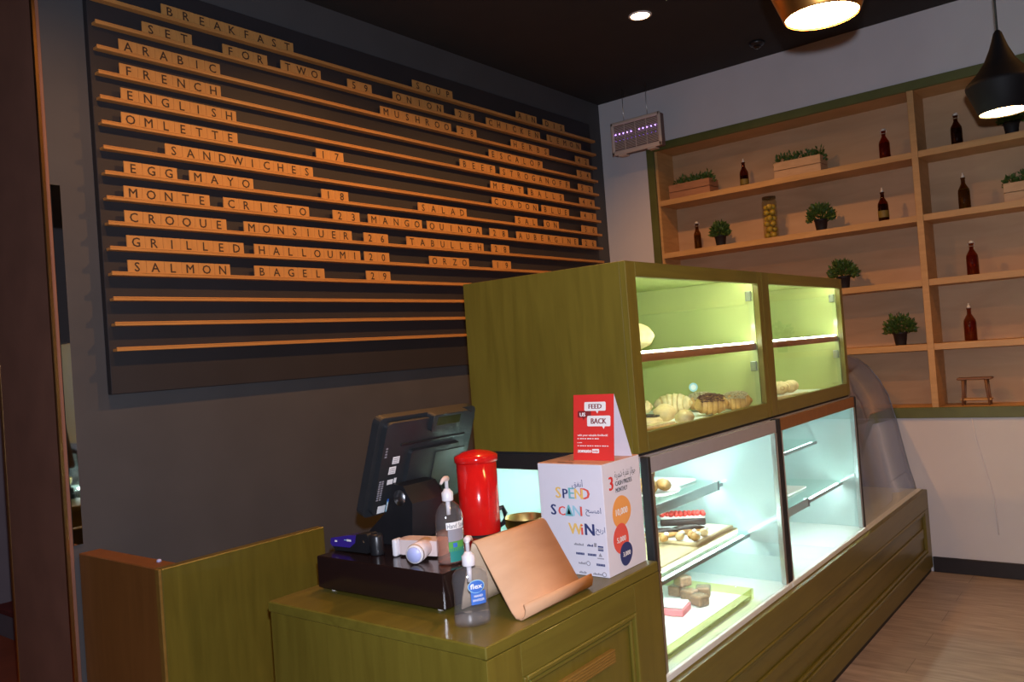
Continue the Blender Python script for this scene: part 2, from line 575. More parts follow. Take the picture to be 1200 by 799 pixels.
def dup(root, loc, label, rz=None, group=None):
    r = root.copy()
    COL.objects.link(r)
    r.location = loc
    if rz is not None:
        r.rotation_euler = (0, 0, rz)
    r['label'] = label
    if group:
        r['group'] = group
    for ch in list(root.children):
        c = ch.copy()
        COL.objects.link(c)
        c.parent = r
        for g in list(ch.children):
            d = g.copy()
            COL.objects.link(d)
            d.parent = c
    return r


FACE_NY = Matrix(((1, 0, 0, 0), (0, 0, -1, 0), (0, 1, 0, 0), (0, 0, 0, 1)))      # text facing -y
FACE_NX = Matrix(((0, 0, -1, 0), (-1, 0, 0, 0), (0, 1, 0, 0), (0, 0, 0, 1)))     # text facing -x


def at(M, x, y, z):
    return Matrix.Translation((x, y, z)) @ M


# ------------------------------------------------------------------ the room
H = 3.489
XJ = -4.215            # end of the menu wall (the passage opening)
struct('floor', MB().box(-9, 0.4, -7, 0.0, -0.05, 0, FLOOR).box(-9, XJ, 0.0, 0.55, -0.05, 0, FLOOR))
struct('floor_corridor', MB().box(-7, 0.4, 0.55, 2.6, -0.05, 0, CORR))
struct('ceiling', MB().box(-9, 0.4, -7, 2.7, H, H + 0.06, CEIL))
struct('wall_left', MB().box(XJ, 0.4, 0.0, 0.55, 0, H, WALLGREY))
struct('wall_corridor', MB().box(-7, 0.4, 2.6, 2.7, 0, H, CORRW))
# shelf wall with its niche opening
FL, FR, FB, FT = -0.398, -4.20, 0.963, 3.074
struct('wall_back', MB().box(0, 0.4, FL, 0.0, 0, H, WALLWHITE).box(0, 0.4, FR, FL, 0, FB, WALLWHITE)
       .box(0, 0.4, FR, FL, FT, H, WALLWHITE).box(0, 0.4, -7, FR, 0, H, WALLWHITE).box(0.32, 0.4, FR, FL, FB, FT, WALLWHITE))
struct('baseboard_back', MB().box(-0.014, 0, -7, -2.18, 0, 0.095, SKIRT, 0.003))
struct('trim_1', MB().box(XJ - 0.012, XJ, 0.012, 0.54, 0, H, JAMB))
struct('trim_2', MB().box(XJ - 0.016, XJ - 0.001, -0.006, 0.012, 0, H, GOLD, 0.002).box(XJ - 0.001, XJ + 0.012, -0.006, -0.0005, 0, H, JAMB, 0.002))
struct('trim_3', MB().box(XJ - 0.016, XJ + 0.012, 0.54, 0.56, 0, H, GOLD, 0.003))
struct('trim_4', MB().box(XJ + 0.013, XJ + 0.05, -0.006, 0.0, 0.93, 2.36, MIRROR, 0.001))
_st = MB().box(-3.60, -2.4, 2.1, 2.6, 0, 0.15, CORRW).box(-3.62, -2.38, 2.08, 2.6, 0.15, 0.19, TREAD, 0.006)
struct('trim_5', _st)

# ------------------------------------------------------------------ counter with the till
KX0, KX1, KY0, KY1, KT = -4.254, -3.452, -2.172, -1.353, 0.90
c = thing('service_counter', 'olive stained wooden cash counter carrying the till, front panel with moulding', 'counter', ((KX0 + KX1) / 2, (KY0 + KY1) / 2, 0))
W(c).box(KX0 + 0.004, KX1 - 0.004, KY0 + 0.012, KY1 - 0.004, 0, KT - 0.03, GREEN, 0.002).build('body', c)
W(c).box(KX0, KX1, KY0, KY1, KT - 0.03, KT, GREEN_H, 0.003).build('worktop', c)
f = W(c)
fx0, fx1, fz0, fz1 = -4.13, -3.60, 0.16, 0.79
f.box(KX0, fx0, KY0, KY0 + 0.014, 0, KT - 0.031, GREEN, 0.001)
f.box(fx1, KX1, KY0, KY0 + 0.014, 0, KT - 0.031, GREEN, 0.001)
f.box(fx0, fx1, KY0, KY0 + 0.014, fz1, KT - 0.031, GREEN_H, 0.001)
f.box(fx0, fx1, KY0, KY0 + 0.014, 0, fz0, GREEN_H, 0.001)
f.build('front_frame', c)
f = W(c)
for a in (0.0, 0.016):
    b = a + 0.013
    yo = KY0 - 0.006 + a * 0.5
    f.box(fx0 + a, fx0 + b, yo, KY0 + 0.012, fz0 + a, fz1 - a, GREEN, 0.003)
    f.box(fx1 - b, fx1 - a, yo, KY0 + 0.012, fz0 + a, fz1 - a, GREEN, 0.003)
    f.box(fx0 + b, fx1 - b, yo, KY0 + 0.012, fz1 - b, fz1 - a, GREEN_H, 0.003)
    f.box(fx0 + b, fx1 - b, yo, KY0 + 0.012, fz0 + a, fz0 + b, GREEN_H, 0.003)
f.build('front_moulding', c)
f = W(c)
for k in range(5):
    f.box(-4.03, -3.725, KY0 - 0.002, KY0 + 0.012, 0.69 + k * 0.0075, 0.696 + k * 0.0075, INLAY, 0.001)
o = f.build('inlay_strip', c)
o['label'] = 'grooved orange wood strip'

# low L-shaped barrier by the passage
c = thing('low_barrier', 'low L-shaped barrier of olive and brown panels against the grey wall', 'barrier', (-4.14, -0.32, 0))
W(c).box(-4.185, -4.10, -0.595, -0.004, 0, 0.897, BROWN, 0.003).build('side_panel', c)
W(c).box(-4.186, -3.482, -0.640, -0.596, 0, 0.90, GREEN, 0.003).build('front_panel', c)
o = W(c).box(-4.197, -4.1865, -0.640, -0.612, 0, 0.90, INLAY, 0.002).build('edge_strip', c)
o['label'] = 'bare orange wood edge strip'
W(c).lathe([(0.009, 0), (0.009, 0.004), (0.007, 0.008), (0, 0.010)], PALEBLUE, 12, (-4.12, -0.50, 0.897)).build('screw_cap', c)

# ------------------------------------------------------------------ plinth below the cases
BY, BT = -2.176, 0.514
CX0, CS, CE = -3.42, -2.319, -1.229
c = thing('case_plinth', 'long olive wooden plinth under the glass display cases', 'plinth', (-1.72, -1.8, 0))
W(c).box(-3.445, -0.002, BY + 0.02, -1.42, 0.0, BT, GREEN_H, 0.002).build('body', c)
f = W(c)
f.box(-3.445, -0.002, BY, BY + 0.02, 0.40, BT, GREEN_H, 0.002)
f.box(-3.445, -0.002, BY, BY + 0.02, 0.03, 0.125, GREEN_H, 0.002)
f.box(-0.10, -0.002, BY, BY + 0.02, 0.125, 0.40, GREEN, 0.002)
f.box(-3.445, -3.36, BY, BY + 0.02, 0.125, 0.40, GREEN, 0.002)
f.build('front_frame', c)
f = W(c)
f.box(-3.36, -0.10, BY - 0.004, BY + 0.02, 0.385, 0.398, GREEN_H, 0.004)
f.box(-3.36, -0.10, BY + 0.004, BY + 0.02, 0.368, 0.383, GREEN_H, 0.004)
f.box(-3.36, -0.10, BY - 0.004, BY + 0.02, 0.127, 0.140, GREEN_H, 0.004)
f.box(-3.36, -0.10, BY + 0.004, BY + 0.02, 0.142, 0.157, GREEN_H, 0.004)
f.box(-3.33, -0.13, BY + 0.010, BY + 0.02, 0.235, 0.290, GREEN_H, 0.004)
f.build('front_moulding', c)
W(c).box(-3.44, -0.003, BY + 0.012, BY + 0.05, 0.0, 0.03, BLACKMAT).build('toe_kick', c)

# ------------------------------------------------------------------ glass display cases
GY = -2.138      # front glass
CB = 1.206       # top of the lower cases
YB = -1.43


def display_case(x0, x1, label, header_mat, left_glass, led):
    c = thing('display_case', label, 'display case', ((x0 + x1) / 2, -1.8, BT), 'refrigerated display cases')
    W(c).box(x0 + 0.003, x1 - 0.003, -2.150, YB, BT, BT + 0.022, CASEWHITE, 0.002).build('deck', c)
    W(c).box(x0 + 0.003, x1 - 0.003, YB - 0.02, YB, BT + 0.022, CB, CASEBACK).build('back_panel', c)
    W(c).box(x0 + 0.003, x1 - 0.003, -2.118, YB - 0.02, CB - 0.018, CB, GREYPANEL).build('top_panel', c)
    W(c).box(x0 + 0.022, x1 - 0.022, GY - 0.002, GY + 0.012, CB - 0.052, CB - 0.002, header_mat, 0.001).build('header', c)  # header colour stands in for reflections along the top of the glass
    for a, b in ((x0 + 0.003, x0 + 0.022), (x1 - 0.022, x1 - 0.003)):
        f = W(c)
        f.box(a, b, GY - 0.006, GY + 0.022, BT + 0.022, CB, BLACKMAT, 0.002)
        f.build('post', c)
    for a, b in ((x0 + 0.0225, x0 + 0.040), (x1 - 0.042, x1 - 0.0225)):
        W(c).box(a, b, GY - 0.004, GY + 0.018, BT + 0.022, CB - 0.053, ALU, 0.002).build('glass_channel', c)
    W(c).box(x0 + 0.040, x1 - 0.042, GY, GY + 0.006, BT + 0.022, CB - 0.053, CASEGLASS).build('front_glass', c)
    if left_glass:
        W(c).box(x0 + 0.005, x0 + 0.011, GY + 0.024, YB - 0.022, BT + 0.022, CB - 0.02, CASEGLASS).build('end_glass', c)
        W(c).box(x0 + 0.0, x0 + 0.0045, GY + 0.024, YB, CB - 0.05, CB, BLACKMAT).build('end_header', c)
    o = W(c).box(x1 - 0.012, x1 - 0.004, GY + 0.024, YB - 0.022, BT + 0.022, CB - 0.02, CASEEND).build('end_panel', c)
    o['label'] = 'glossy pale end panel'
    W(c).box(x0 + 0.06, x1 - 0.06, -1.745, -1.725, CB - 0.024, CB - 0.0185, led).build('light_strip', c)
    return c


def glass_shelf(c, x0, x1, yf, z, rail_to, led, name='shelf'):
    s = W(c).box(x0 + 0.014, x1 - 0.0135, yf, YB - 0.03, z - 0.008, z, SHELFGLASS, 0.001).build(name, c)
    W(c).box(x0 + 0.014, x1 - 0.0135, yf - 0.004, yf + 0.006, z - 0.022, z - 0.009, STEEL, 0.001).build('shelf_edge', s)
    W(c).box(x0 + 0.05, x1 - 0.05, yf + .008, yf + .020, z - 0.016, z - 0.010, led).build('light_strip', s)  # glowing strip added under the shelf to brighten the deck below
    if rail_to:
        m = W(c)
        m.box(x0 + 0.02, rail_to, yf - 0.013, yf - 0.005, z - 0.03, z + 0.008, ALU, 0.002)
        m.box(rail_to, rail_to + 0.01, yf - 0.016, yf + 0.01, z - 0.032, z + 0.010, STEEL, 0.002)
        m.build('price_rail', s)
    return s


c1 = display_case(CX0, CS, 'glass display case beside the cash counter, cakes and boxes inside', GREYPANEL, True, LEDLOW)
glass_shelf(c1, CX0, CS, -1.88, 0.945, -2.40, LEDLOW)
glass_shelf(c1, CX0, CS, -1.985, 0.735, None, LEDLOW)
c2 = display_case(CS, CE, 'glass display case holding a glass dome, next to the curved case', BROWN, False, LEDDIM)
glass_shelf(c2, CS, CE, -2.045, 0.772, -1.80, LEDLOW)
glass_shelf(c2, CS, CE, -1.93, 0.985, None, LEDDIM)

# curved glass case by the shelf wall
c = thing('curved_display_case', 'empty display case with curved front glass in the corner by the shelf wall', 'display case', (-0.62, -1.8, BT))
prof = [(-2.118, .520), (-2.112, .56), (-2.092, .64), (-2.074, .74), (-2.058, .831), (-2.045, .92), (-2.028, .994), (-1.999, 1.12), (-1.955, 1.215), (-1.899, 1.30), (-1.835, 1.355), (-1.76, 1.385), (-1.68, 1.395)]
xa, xb = CE + 0.012, -0.035
W(c).sheet([[(xa, p[0], p[1]) for p in prof], [(xb, p[0], p[1]) for p in prof]], CURVEGLASS, 0.006).build('curved_glass', c)
endp = [(p[0] + 0.006, p[1]) for p in prof] + [(-1.46, 1.395), (-1.46, .52)]
YZ = Matrix(((0, 0, 1, 0), (1, 0, 0, 0), (0, 1, 0, 0), (0, 0, 0, 1)))
W(c).prism(endp, xb + 0.001, xb + 0.007, CURVEGLASS, YZ).build('end_glass', c)
W(c).box(xa, -0.02, -2.150, YB, BT, BT + 0.006, CASEWHITE, 0.001).build('deck', c)
f = W(c)
f.tube([(xb + 0.004, p[0], p[1]) for p in prof], 0.004, STEEL, 6)
f.build('edge_seal', c)
f = W(c)
f.box(xa, -0.02, -1.70, -1.44, 1.395, 1.425, BLACKMAT, 0.008)
f.lathe([(0.035, xa), (0.035, -0.02)], REDWOOD, 18, (0, 0, 0), Matrix.Translation((0, -1.705, 1.375)) @ Matrix(((0, 0, 1, 0), (1, 0, 0, 0), (0, 1, 0, 0), (0, 0, 0, 1))))
f.build('top_rail', c)
f = W(c)
f.box(xa, xa + 0.014, -2.136, -2.112, BT + 0.006, 1.2, STEEL, 0.002)
f.box(xa, xa + 0.014, -1.48, -1.455, BT + 0.006, 1.40, STEEL, 0.002)
f.box(xb - 0.012, xb, -1.48, -1.455, BT + 0.006, 1.40, STEEL, 0.002)
f.build('frame', c)
W(c).box(xa + 0.015, xb - 0.002, -1.90, -1.47, 0.955, 0.961, SHELFGLASS, 0.001).build('shelf', c)

# ------------------------------------------------------------------ upper pastry cabinets
CY, CYB, CT = -2.119, -1.446, 1.816
UZ = 1.216


def upper_cabinet(x0, x1, ox0, ox1, label):
    c = thing('pastry_cabinet', label, 'cabinet', ((x0 + x1) / 2, -1.78, UZ), 'lit wooden pastry cabinets')
    t = 0.022
    oz0, oz1 = 1.276, 1.767
    W(c).box(x0, x0 + t, CY + 0.022, CYB, UZ, CT, GREEN, 0.001).build('side_panel', c)
    W(c).box(x1 - t, x1, CY + 0.022, CYB, UZ, CT, GREEN, 0.001).build('side_panel', c)
    W(c).box(x0 + t, x1 - t, CY + 0.022, CYB, CT - t, CT, GREEN_H, 0.001).build('top_panel', c)
    W(c).box(x0 + t, x1 - t, CY + 0.022, CYB, UZ, UZ + 0.03, GREEN_H, 0.001).build('bottom_panel', c)
    f = W(c)
    f.box(x0 + t, x1 - t, CYB - 0.02, CYB, UZ + 0.03, CT - t, GREEN_IN)
    f.box(x0 + t, x0 + t + 0.004, CY + 0.03, CYB - 0.02, UZ + 0.03, CT - t, GREEN_IN)
    f.box(x1 - t - 0.004, x1 - t, CY + 0.03, CYB - 0.02, UZ + 0.03, CT - t, GREEN_IN)
    f.box(x0 + t, x1 - t, CY + 0.03, CYB - 0.02, CT - t - 0.004, CT - t, GREEN_IN)
    o = f.build('lining', c)
    o['label'] = 'pale green lining'
    f = W(c)
    f.box(x0, ox0, CY, CY + 0.022, UZ, CT, GREEN, 0.0015)
    f.box(ox1, x1, CY, CY + 0.022, UZ, CT, GREEN, 0.0015)
    f.box(ox0, ox1, CY, CY + 0.022, oz1, CT, GREEN_H, 0.0015)
    f.box(ox0, ox1, CY, CY + 0.022, UZ, oz0, GREEN_H, 0.0015)
    f.build('face_frame', c)
    W(c).box(ox0 - 0.01, ox1 + 0.01, CY + 0.0225, CY + 0.0275, oz0 - 0.01, oz1 + 0.01, CASEGLASS).build('front_glass', c)
    s = W(c).box(x0 + t + 0.004, x1 - t - 0.004, -2.070, CYB - 0.02, 1.5245, 1.532, SHELFGLASS, 0.001).build('shelf', c)
    W(c).box(x0 + t + 0.004, x1 - t - 0.004, -2.088, -2.070, 1.496, 1.524, REDWOOD, 0.002).build('shelf_edge', s)
    W(c).box(x0 + 0.05, x1 - 0.05, -2.086, -2.074, 1.5245, 1.5305, LEDUP).build('light_strip', s)
    W(c).box(x0 + 0.05, x1 - 0.05, -2.055, -2.050, 1.5235 - .012, 1.5235 - .002, LEDUP).build('light_strip', s)
    W(c).box(x0 + 0.05, x1 - 0.05, -2.076, -2.062, CT - t - 0.014, CT - t - 0.0045, LEDUP).build('light_strip', c)
    for z in (1.66, 1.37):
        W(c).box(x0 + t + 0.005, x0 + t + 0.02, -2.085, -2.06, z, z + 0.022, WHITEP, 0.002).build('shelf_clip', c)
        W(c).box(x1 - t - 0.018, x1 - t - 0.005, -2.085, -2.06, z + 0.04, z + 0.08, ALU, 0.002).build('hinge', c)
    W(c).box(x0 + t + 0.005, x1 - t - 0.005, -2.085, CYB - 0.03, UZ + 0.031, UZ + 0.036, PAPER).build('shelf_liner', c)
    W(c).box(x0 + 0.004, x1 - 0.004, CY + 0.01, CYB - 0.01, UZ - 0.0095, UZ - 0.0005, BLACKMAT).build('base_gasket', c)
    return c


upper_cabinet(CX0, CS - 0.002, -3.359, -2.362, 'lit olive pastry cabinet full of croissants, nearer the cash counter')
upper_cabinet(CS + 0.002, CE, -2.243, -1.268, 'lit olive pastry cabinet with pastries on a board, farther from the counter')

# ------------------------------------------------------------------ wall menu board
BXL, BXR = -4.028, -0.215
B0, BD = 3.149, 0.104
c = thing('menu_board', 'large black wall menu board with fifteen wooden rails of letter tiles', 'menu board', (-2.12, -0.02, 1.51))
W(c).box(BXL, BXR, -0.036, -0.001, 1.51, 3.29, BOARD, 0.002).build('backboard', c)
for k in range(15):
    z = B0 - k * BD
    f = W(c)
    f.box(BXL + 0.015, BXR + 0.01, -0.072, -0.036, z - 0.009, z + 0.002, RAIL, 0.0015)
    f.box(BXL + 0.015, BXR + 0.01, -0.072, -0.066, z + 0.002, z + 0.008, RAIL, 0.0015)
    f.build('rail', c)

WORDS = [(0, 'BREAKFAST', -3.714, -3.012), (0, 'SOUP', -2.168, -1.82), (0, 'AIN', -1.18, -0.946), (0, 'DIS', -0.868, -0.601), (1, 'SET', -3.808, -3.575), (1, 'FOR', -3.42, -3.175), (1, 'TWO', -3.097, -2.848), (1, '59', -2.668, -2.495), (1, 'ONION', -2.334, -1.912), (1, '28', -1.807, -1.628), (1, 'CHICKEN', -1.507, -0.918), (1, 'LEMON', -0.831, -0.396), (2, 'ARABIC', -3.916, -3.441), (2, 'MUSHROO', -2.441, -1.856), (2, '28', -1.802, -1.616), (2, 'HERBS', -1.261, -0.823), (2, '42', -0.484, -0.3), (3, 'FRENCH', -3.92, -3.445), (3, 'ESCALOP', -1.505, -0.914), (3, '54', -0.475, -0.289), (4, 'ENGLISH', -3.921, -3.372), (4, 'BEEF', -1.798, -1.452), (4, 'STROGANOFF', -1.403, -0.587), (4, '52', -0.474, -0.274), (5, 'OMLETTE', -3.926, -3.373), (5, '17', -2.915, -2.734), (5, 'MEAT', -1.512, -1.161), (5, 'BALLS', -1.109, -0.677), (5, '44', -0.47, -0.264), (6, 'SANDWICHES', -3.74, -2.943), (6, 'CORDON', -1.509, -1.004), (6, 'BLUE', -0.964, -0.625), (6, '47', -0.467, -0.254), (7, 'EGG', -3.929, -3.691), (7, 'MAYO', -3.634, -3.304), (7, '18', -2.899, -2.719), (7, 'SALAD', -2.196, -1.769), (7, 'SAL', -1.277, -1.027), (7, 'ON', -0.948, -0.769), (7, '56', -0.47, -0.257), (8, 'MONTE', -3.936, -3.541), (8, 'CRISTO', -3.472, -2.985), (8, '23', -2.834, -2.65), (8, 'MANGO', -2.591, -2.174), (8, 'QUINOA', -2.132, -1.633), (8, '28', -1.556, -1.368), (8, 'AUBERGINE', -1.275, -0.53), (8, '26', -0.476, -0.284), (9, 'CROQUE', -3.94, -3.463), (9, 'MONSIUER', -3.372, -2.714), (9, '26', -2.631, -2.452), (9, 'TABULLEH', -2.309, -1.628), (9, '28', -1.551, -1.366), (10, 'GRILLED', -3.938, -3.38), (10, 'HALLOUMI', -3.324, -2.664), (10, '20', -2.637, -2.453), (10, 'ORZO', -2.133, -1.781), (10, '19', -1.548, -1.36), (11, 'SALMON', -3.94, -3.46), (11, 'BAGEL', -3.331, -2.915), (11, '29', -2.632, -2.455)]
ORD = ['topmost', 'second', 'third', 'fourth', 'fifth', 'sixth', 'seventh', 'eighth', 'ninth', 'tenth', 'eleventh', 'twelfth']
NTH = ['first', 'second', 'third', 'fourth', 'fifth']
tile_mesh = {}
TH = 0.056
for row, word, xa_, xb_ in WORDS:
    n = len(word)
    w = (xb_ - xa_) / n
    seen = {}
    for i, ch in enumerate(word):
        key = (ch, round(w, 3))
        z0 = B0 - row * BD + 0.002
        loc = (xa_ + (i + 0.5) * w, -0.058, z0 + 0.0005)
        seen[ch] = seen.get(ch, 0) + 1
        nth = (NTH[seen[ch] - 1] + ' ') if word.count(ch) > 1 else ''
        wd = ('price ' if word.isdigit() else 'word ') + word
        what = 'figure' if word.isdigit() else 'letter'
        lab = 'wooden tile with the %s%s %s of the %s on the %s menu rail' % (nth, what, ch, wd, ORD[row])
        if key not in tile_mesh:
            mb = MB()
            mb.box(-w / 2 + 0.0004, w / 2 - 0.0004, -0.003, 0.003, 0, TH, TILE, 0.0008)
            mb.text(ch, 0.055, INK, at(FACE_NY, 0, -0.0034, 0.0095), bold=0.012)
            o = mb.build('letter_tile')
            tile_mesh[key] = o
        else:
            o = tile_mesh[key].copy()
            COL.objects.link(o)
        o.location = loc
        tag(o, lab, 'letter tile', 'letter tiles on the menu board')

# ------------------------------------------------------------------ built-in wall shelf
DV0, DV1 = -2.284, -2.246
XBK = 0.27
c = thing('wall_shelf', 'built-in oak wall shelf with green frame holding bottles and plants', 'shelf', (0.13, -2.3, FB))
f = W(c)
f.box(-0.012, 0.012, FR, FL, FT - 0.058, FT, FRAME_GREEN, 0.002)
f.box(-0.012, 0.012, FR, FL, FB, FB + 0.066, FRAME_GREEN, 0.002)
f.box(-0.012, 0.012, FL - 0.058, FL, FB + 0.066, FT - 0.058, FRAME_GREEN, 0.002)
f.box(-0.012, 0.012, FR, FR + 0.058, FB + 0.066, FT - 0.058, FRAME_GREEN, 0.002)
o = f.build('frame', c)
o['label'] = 'green painted frame'
f = W(c)
f.box(XBK, XBK + 0.02, FR + 0.02, FL - 0.02, FB + 0.02, FT - 0.02, OAK_BACK)
f.build('back_panel', c)
f = W(c)
f.box(0.012, XBK, FL - 0.078, FL - 0.058, FB + 0.046, FT - 0.038, OAK)
f.box(0.012, XBK, FR + 0.058, FR + 0.078, FB + 0.046, FT - 0.038, OAK)
f.box(0.012, XBK, FR + 0.078, FL - 0.078, FT - 0.058, FT - 0.038, OAK)
f.box(0.012, XBK, FR + 0.078, FL - 0.078, FB + 0.046, FB + 0.066, OAK)
f.build('lining', c)
W(c).box(-0.004, XBK, DV0, DV1, FB + 0.066, FT - 0.058, OAK, 0.001).build('divider', c)
SH = [2.613, 2.214, 1.808, 1.406]
for z in SH:
    W(c).box(0.0, XBK, DV1, FL - 0.078, z - 0.02, z + 0.02, OAK, 0.001).build('shelf_plank', c)
    W(c).box(0.0, XBK, FR + 0.078, DV0, z - 0.02, z + 0.02, OAK, 0.001).build('shelf_plank', c)
SZ = [z + 0.0205 for z in SH]


def leaves(mb, c, r, n, size, mat, flat=1.0, up=0.25):
    for _ in range(n):
        a = random.uniform(0, 2 * pi)
        e = math.asin(random.uniform(-0.25, 1.0))
        d = Vector((cos(e) * cos(a), cos(e) * sin(a), sin(e) * flat))
        p = Vector(c) + Vector((d.x * r[0], d.y * r[1], d.z * r[2])) * random.uniform(0.55, 1.0)
        d = (d + Vector((0, 0, up)) + Vector((random.uniform(-.5, .5), random.uniform(-.5, .5), random.uniform(-.3, .5)))).normalized()
        s = d.cross(Vector((random.uniform(-1, 1), random.uniform(-1, 1), random.uniform(-1, 1)))).normalized()
        nn = d.cross(s)
        L = size * random.uniform(0.7, 1.3)
        w = L * 0.3
        mb.add([p - d * L * .5, p + s * w - d * L * .05, p + d * L * .55 + nn * L * .06, p - s * w - d * L * .05, p + nn * w * .3], [[0, 1, 4], [1, 2, 4], [2, 3, 4], [3, 0, 4]], mat, False)


def potted_plant(loc, label, seed, r=0.09, h=0.2):
    random.seed(seed)
    c = thing('potted_plant', label, 'plant', loc, 'small potted plants on the shelf')
    po = MB().lathe([(0.030, 0), (0.033, 0.006), (0.042, 0.072), (0.045, 0.073), (0.045, 0.085), (0.040, 0.085), (0.038, 0.074)], BLACKMAT, 20).build('pot', c)
    MB().lathe([(0.0385, 0.070), (0.0385, 0.0745), (0, 0.077)], SOIL, 16).build('soil', c)
    m = MB()
    for k in range(14):
        a = random.uniform(0, 2 * pi)
        q = random.uniform(.2, .75)
        m.tube([(0.01 * cos(a), 0.01 * sin(a), 0.072), (q * r * cos(a) * .6, q * r * sin(a) * .6, 0.072 + (h - .08) * .45), (q * r * cos(a), q * r * sin(a), 0.072 + (h - .08) * .75)], 0.0014, LEAF, 4)
    leaves(m, (0, 0, 0.10), (r, r, h - 0.10), 430, 0.029, LEAF)
    m.build('foliage', c)
    return c


def planter_crate(loc, label, seed, L, hh, mat):
    random.seed(seed)
    c = thing('planter_crate', label, 'planter', loc, 'wooden planter crates on the shelf')
    D = 0.16
    m = MB()
    for k in range(2):
        z0 = k * (hh / 2)
        z1 = z0 + hh / 2 - 0.004
        m.box(-D / 2, -D / 2 + 0.010, -L / 2, L / 2, z0, z1, mat, 0.001)
        m.box(D / 2 - 0.010, D / 2, -L / 2, L / 2, z0, z1, mat, 0.001)
        m.box(-D / 2 + 0.0105, D / 2 - 0.0105, -L / 2, -L / 2 + 0.010, z0, z1, mat, 0.001)
        m.box(-D / 2 + 0.0105, D / 2 - 0.0105, L / 2 - 0.010, L / 2, z0, z1, mat, 0.001)
    for sx in (-1, 1):
        for sy in (-1, 1):
            m.box(sx * (D / 2 - 0.018) - 0.007, sx * (D / 2 - 0.018) + 0.007, sy * (L / 2 - 0.018) - 0.007, sy * (L / 2 - 0.018) + 0.007, 0.001, hh - 0.006, mat)
    m.box(-D / 2 + 0.0105, D / 2 - 0.0105, -L / 2 + 0.0105, L / 2 - 0.0105, 0.002, 0.010, mat)
    m.build('crate', c)
    MB().box(-D / 2 + 0.011, D / 2 - 0.011, -L / 2 + 0.011, L / 2 - 0.011, hh - 0.03, hh - 0.018, SOIL).build('soil', c)
    m = MB()
    for k in range(5):
        leaves(m, (random.uniform(-.03, .03), -L / 2 + L * (k + .5) / 5, hh - 0.01), (0.055, 0.05, 0.085), 85, 0.027, LEAF)
    m.build('foliage', c)
    return c


def bottle(loc, label, gmat, liquid, level, h=0.21, r=0.031, cap='swing', band=None):
    c = thing('oil_bottle', label, 'bottle', loc, 'swing-top bottles on the shelf')
    s = h / 0.21
    prof = [(0.0, 0.003), (r - .004, 0.001), (r, 0.006), (r, 0.105 * s), (r * .93, 0.122 * s), (r * .62, 0.142 * s), (0.0125, 0.158 * s), (0.0115, 0.185 * s), (0.0145, 0.187 * s), (0.0145, 0.193 * s), (0.0095, 0.193 * s)]
    MB().lathe(prof, gmat, 20).build('glass_body', c)
    MB().lathe([(0, 0.005), (r - .004, 0.005), (r - .003, 0.009), (r - .003, level * s), (0, level * s + .0005)], liquid, 18).build('contents', c)
    k = MB()
    if cap == 'swing':
        k.lathe([(0.0095, 0.1935 * s), (0.0125, 0.196 * s), (0.0125, 0.203 * s), (0.006, 0.21 * s), (0, 0.2105 * s)], PORCELAIN, 14)
        for sg in (-1, 1):
            k.tube([(0, sg * .0165, 0.176 * s), (0.004, sg * .0185, 0.192 * s), (0, sg * .012, 0.2075 * s), (0, 0, 0.209 * s)], 0.0014, WIRE, 6)
        k.lathe([(0.0128, 0.174 * s), (0.0128, 0.178 * s)], WIRE, 14)
    else:
        k.lathe([(0.009, 0.1935 * s), (0.009, 0.207 * s), (0.0055, 0.2095 * s), (0.0055, 0.222 * s), (0, 0.223 * s)], PORCELAIN, 12)
    k.build('stopper', c)
    if band:
        MB().lathe([(r + .0006, band[0]), (r + .0006, band[1])], band[2], 20, cap=False).build('paper_label', c)
    return c


XI = 0.115
OLB = plain('olive_paper_label', (0.20, 0.14, 0.02), 0.6, 0, 0.1)
planter_crate((0.12, -0.705, SZ[0]), 'reddish wooden planter crate with green leaves, top shelf next to the zapper', 3, 0.33, 0.115, CRATE_RED)
bottle((XI, -1.108, SZ[0]), 'dark bottle with a pale label between the two top-shelf planter crates', BOTTLE_BR, OIL, 0.09, 0.20, 0.031, 'cork', (0.02, 0.06, OLB))
planter_crate((0.12, -1.515, SZ[0]), 'pale wooden planter crate with green leaves in the middle of the top shelf', 5, 0.32, 0.12, CRATE)
bottle((XI, -2.066, SZ[0]), 'amber brown swing-top bottle on the top shelf just before the divider', BOTTLE_AM, OIL_RED, 0.115, 0.21, 0.034)
bottle((XI, -2.487, SZ[0]), 'dark brown swing-top bottle on the top shelf just past the divider, near the black pendant', BOTTLE_BR, OIL, 0.115, 0.21, 0.033)
potted_plant((XI, -2.78, SZ[0]), 'potted plant on the top shelf mostly hidden behind the black pendant lamp', 31, 0.075, 0.17)
bottle((XI, -0.709, SZ[1]), 'slim olive bottle at the second shelf end under the reddish crate', BOTTLE_OL, OIL_OL, 0.11, 0.215, 0.027)
potted_plant((XI, -0.891, SZ[1]), 'bushy potted plant on the second shelf between olive bottle and lemon jar', 32, 0.078, 0.195)
bottle((XI, -2.028, SZ[1]), 'dark bottle with a yellow label on the second shelf next to the divider', BOTTLE_BR, OIL, 0.115, 0.215, 0.033, 'cork', (0.03, 0.075, OLB))
potted_plant((XI, -1.625, SZ[1]), 'bushy potted plant on the second shelf, under the pale planter crate', 33, 0.10, 0.20)
bottle((XI, -2.500, SZ[1]), 'olive brown bottle on the second shelf just past the divider, beside a planter crate', BOTTLE_OL, OIL_OL, 0.125, 0.22, 0.034, 'cork')
planter_crate((0.12, -2.88, SZ[1]), 'pale wooden planter crate on the second shelf at the right edge of the photo', 6, 0.32, 0.118, CRATE)
potted_plant((XI, -1.743, SZ[2]), 'potted plant on the third shelf just above the far pastry cabinet', 34, 0.10, 0.205)
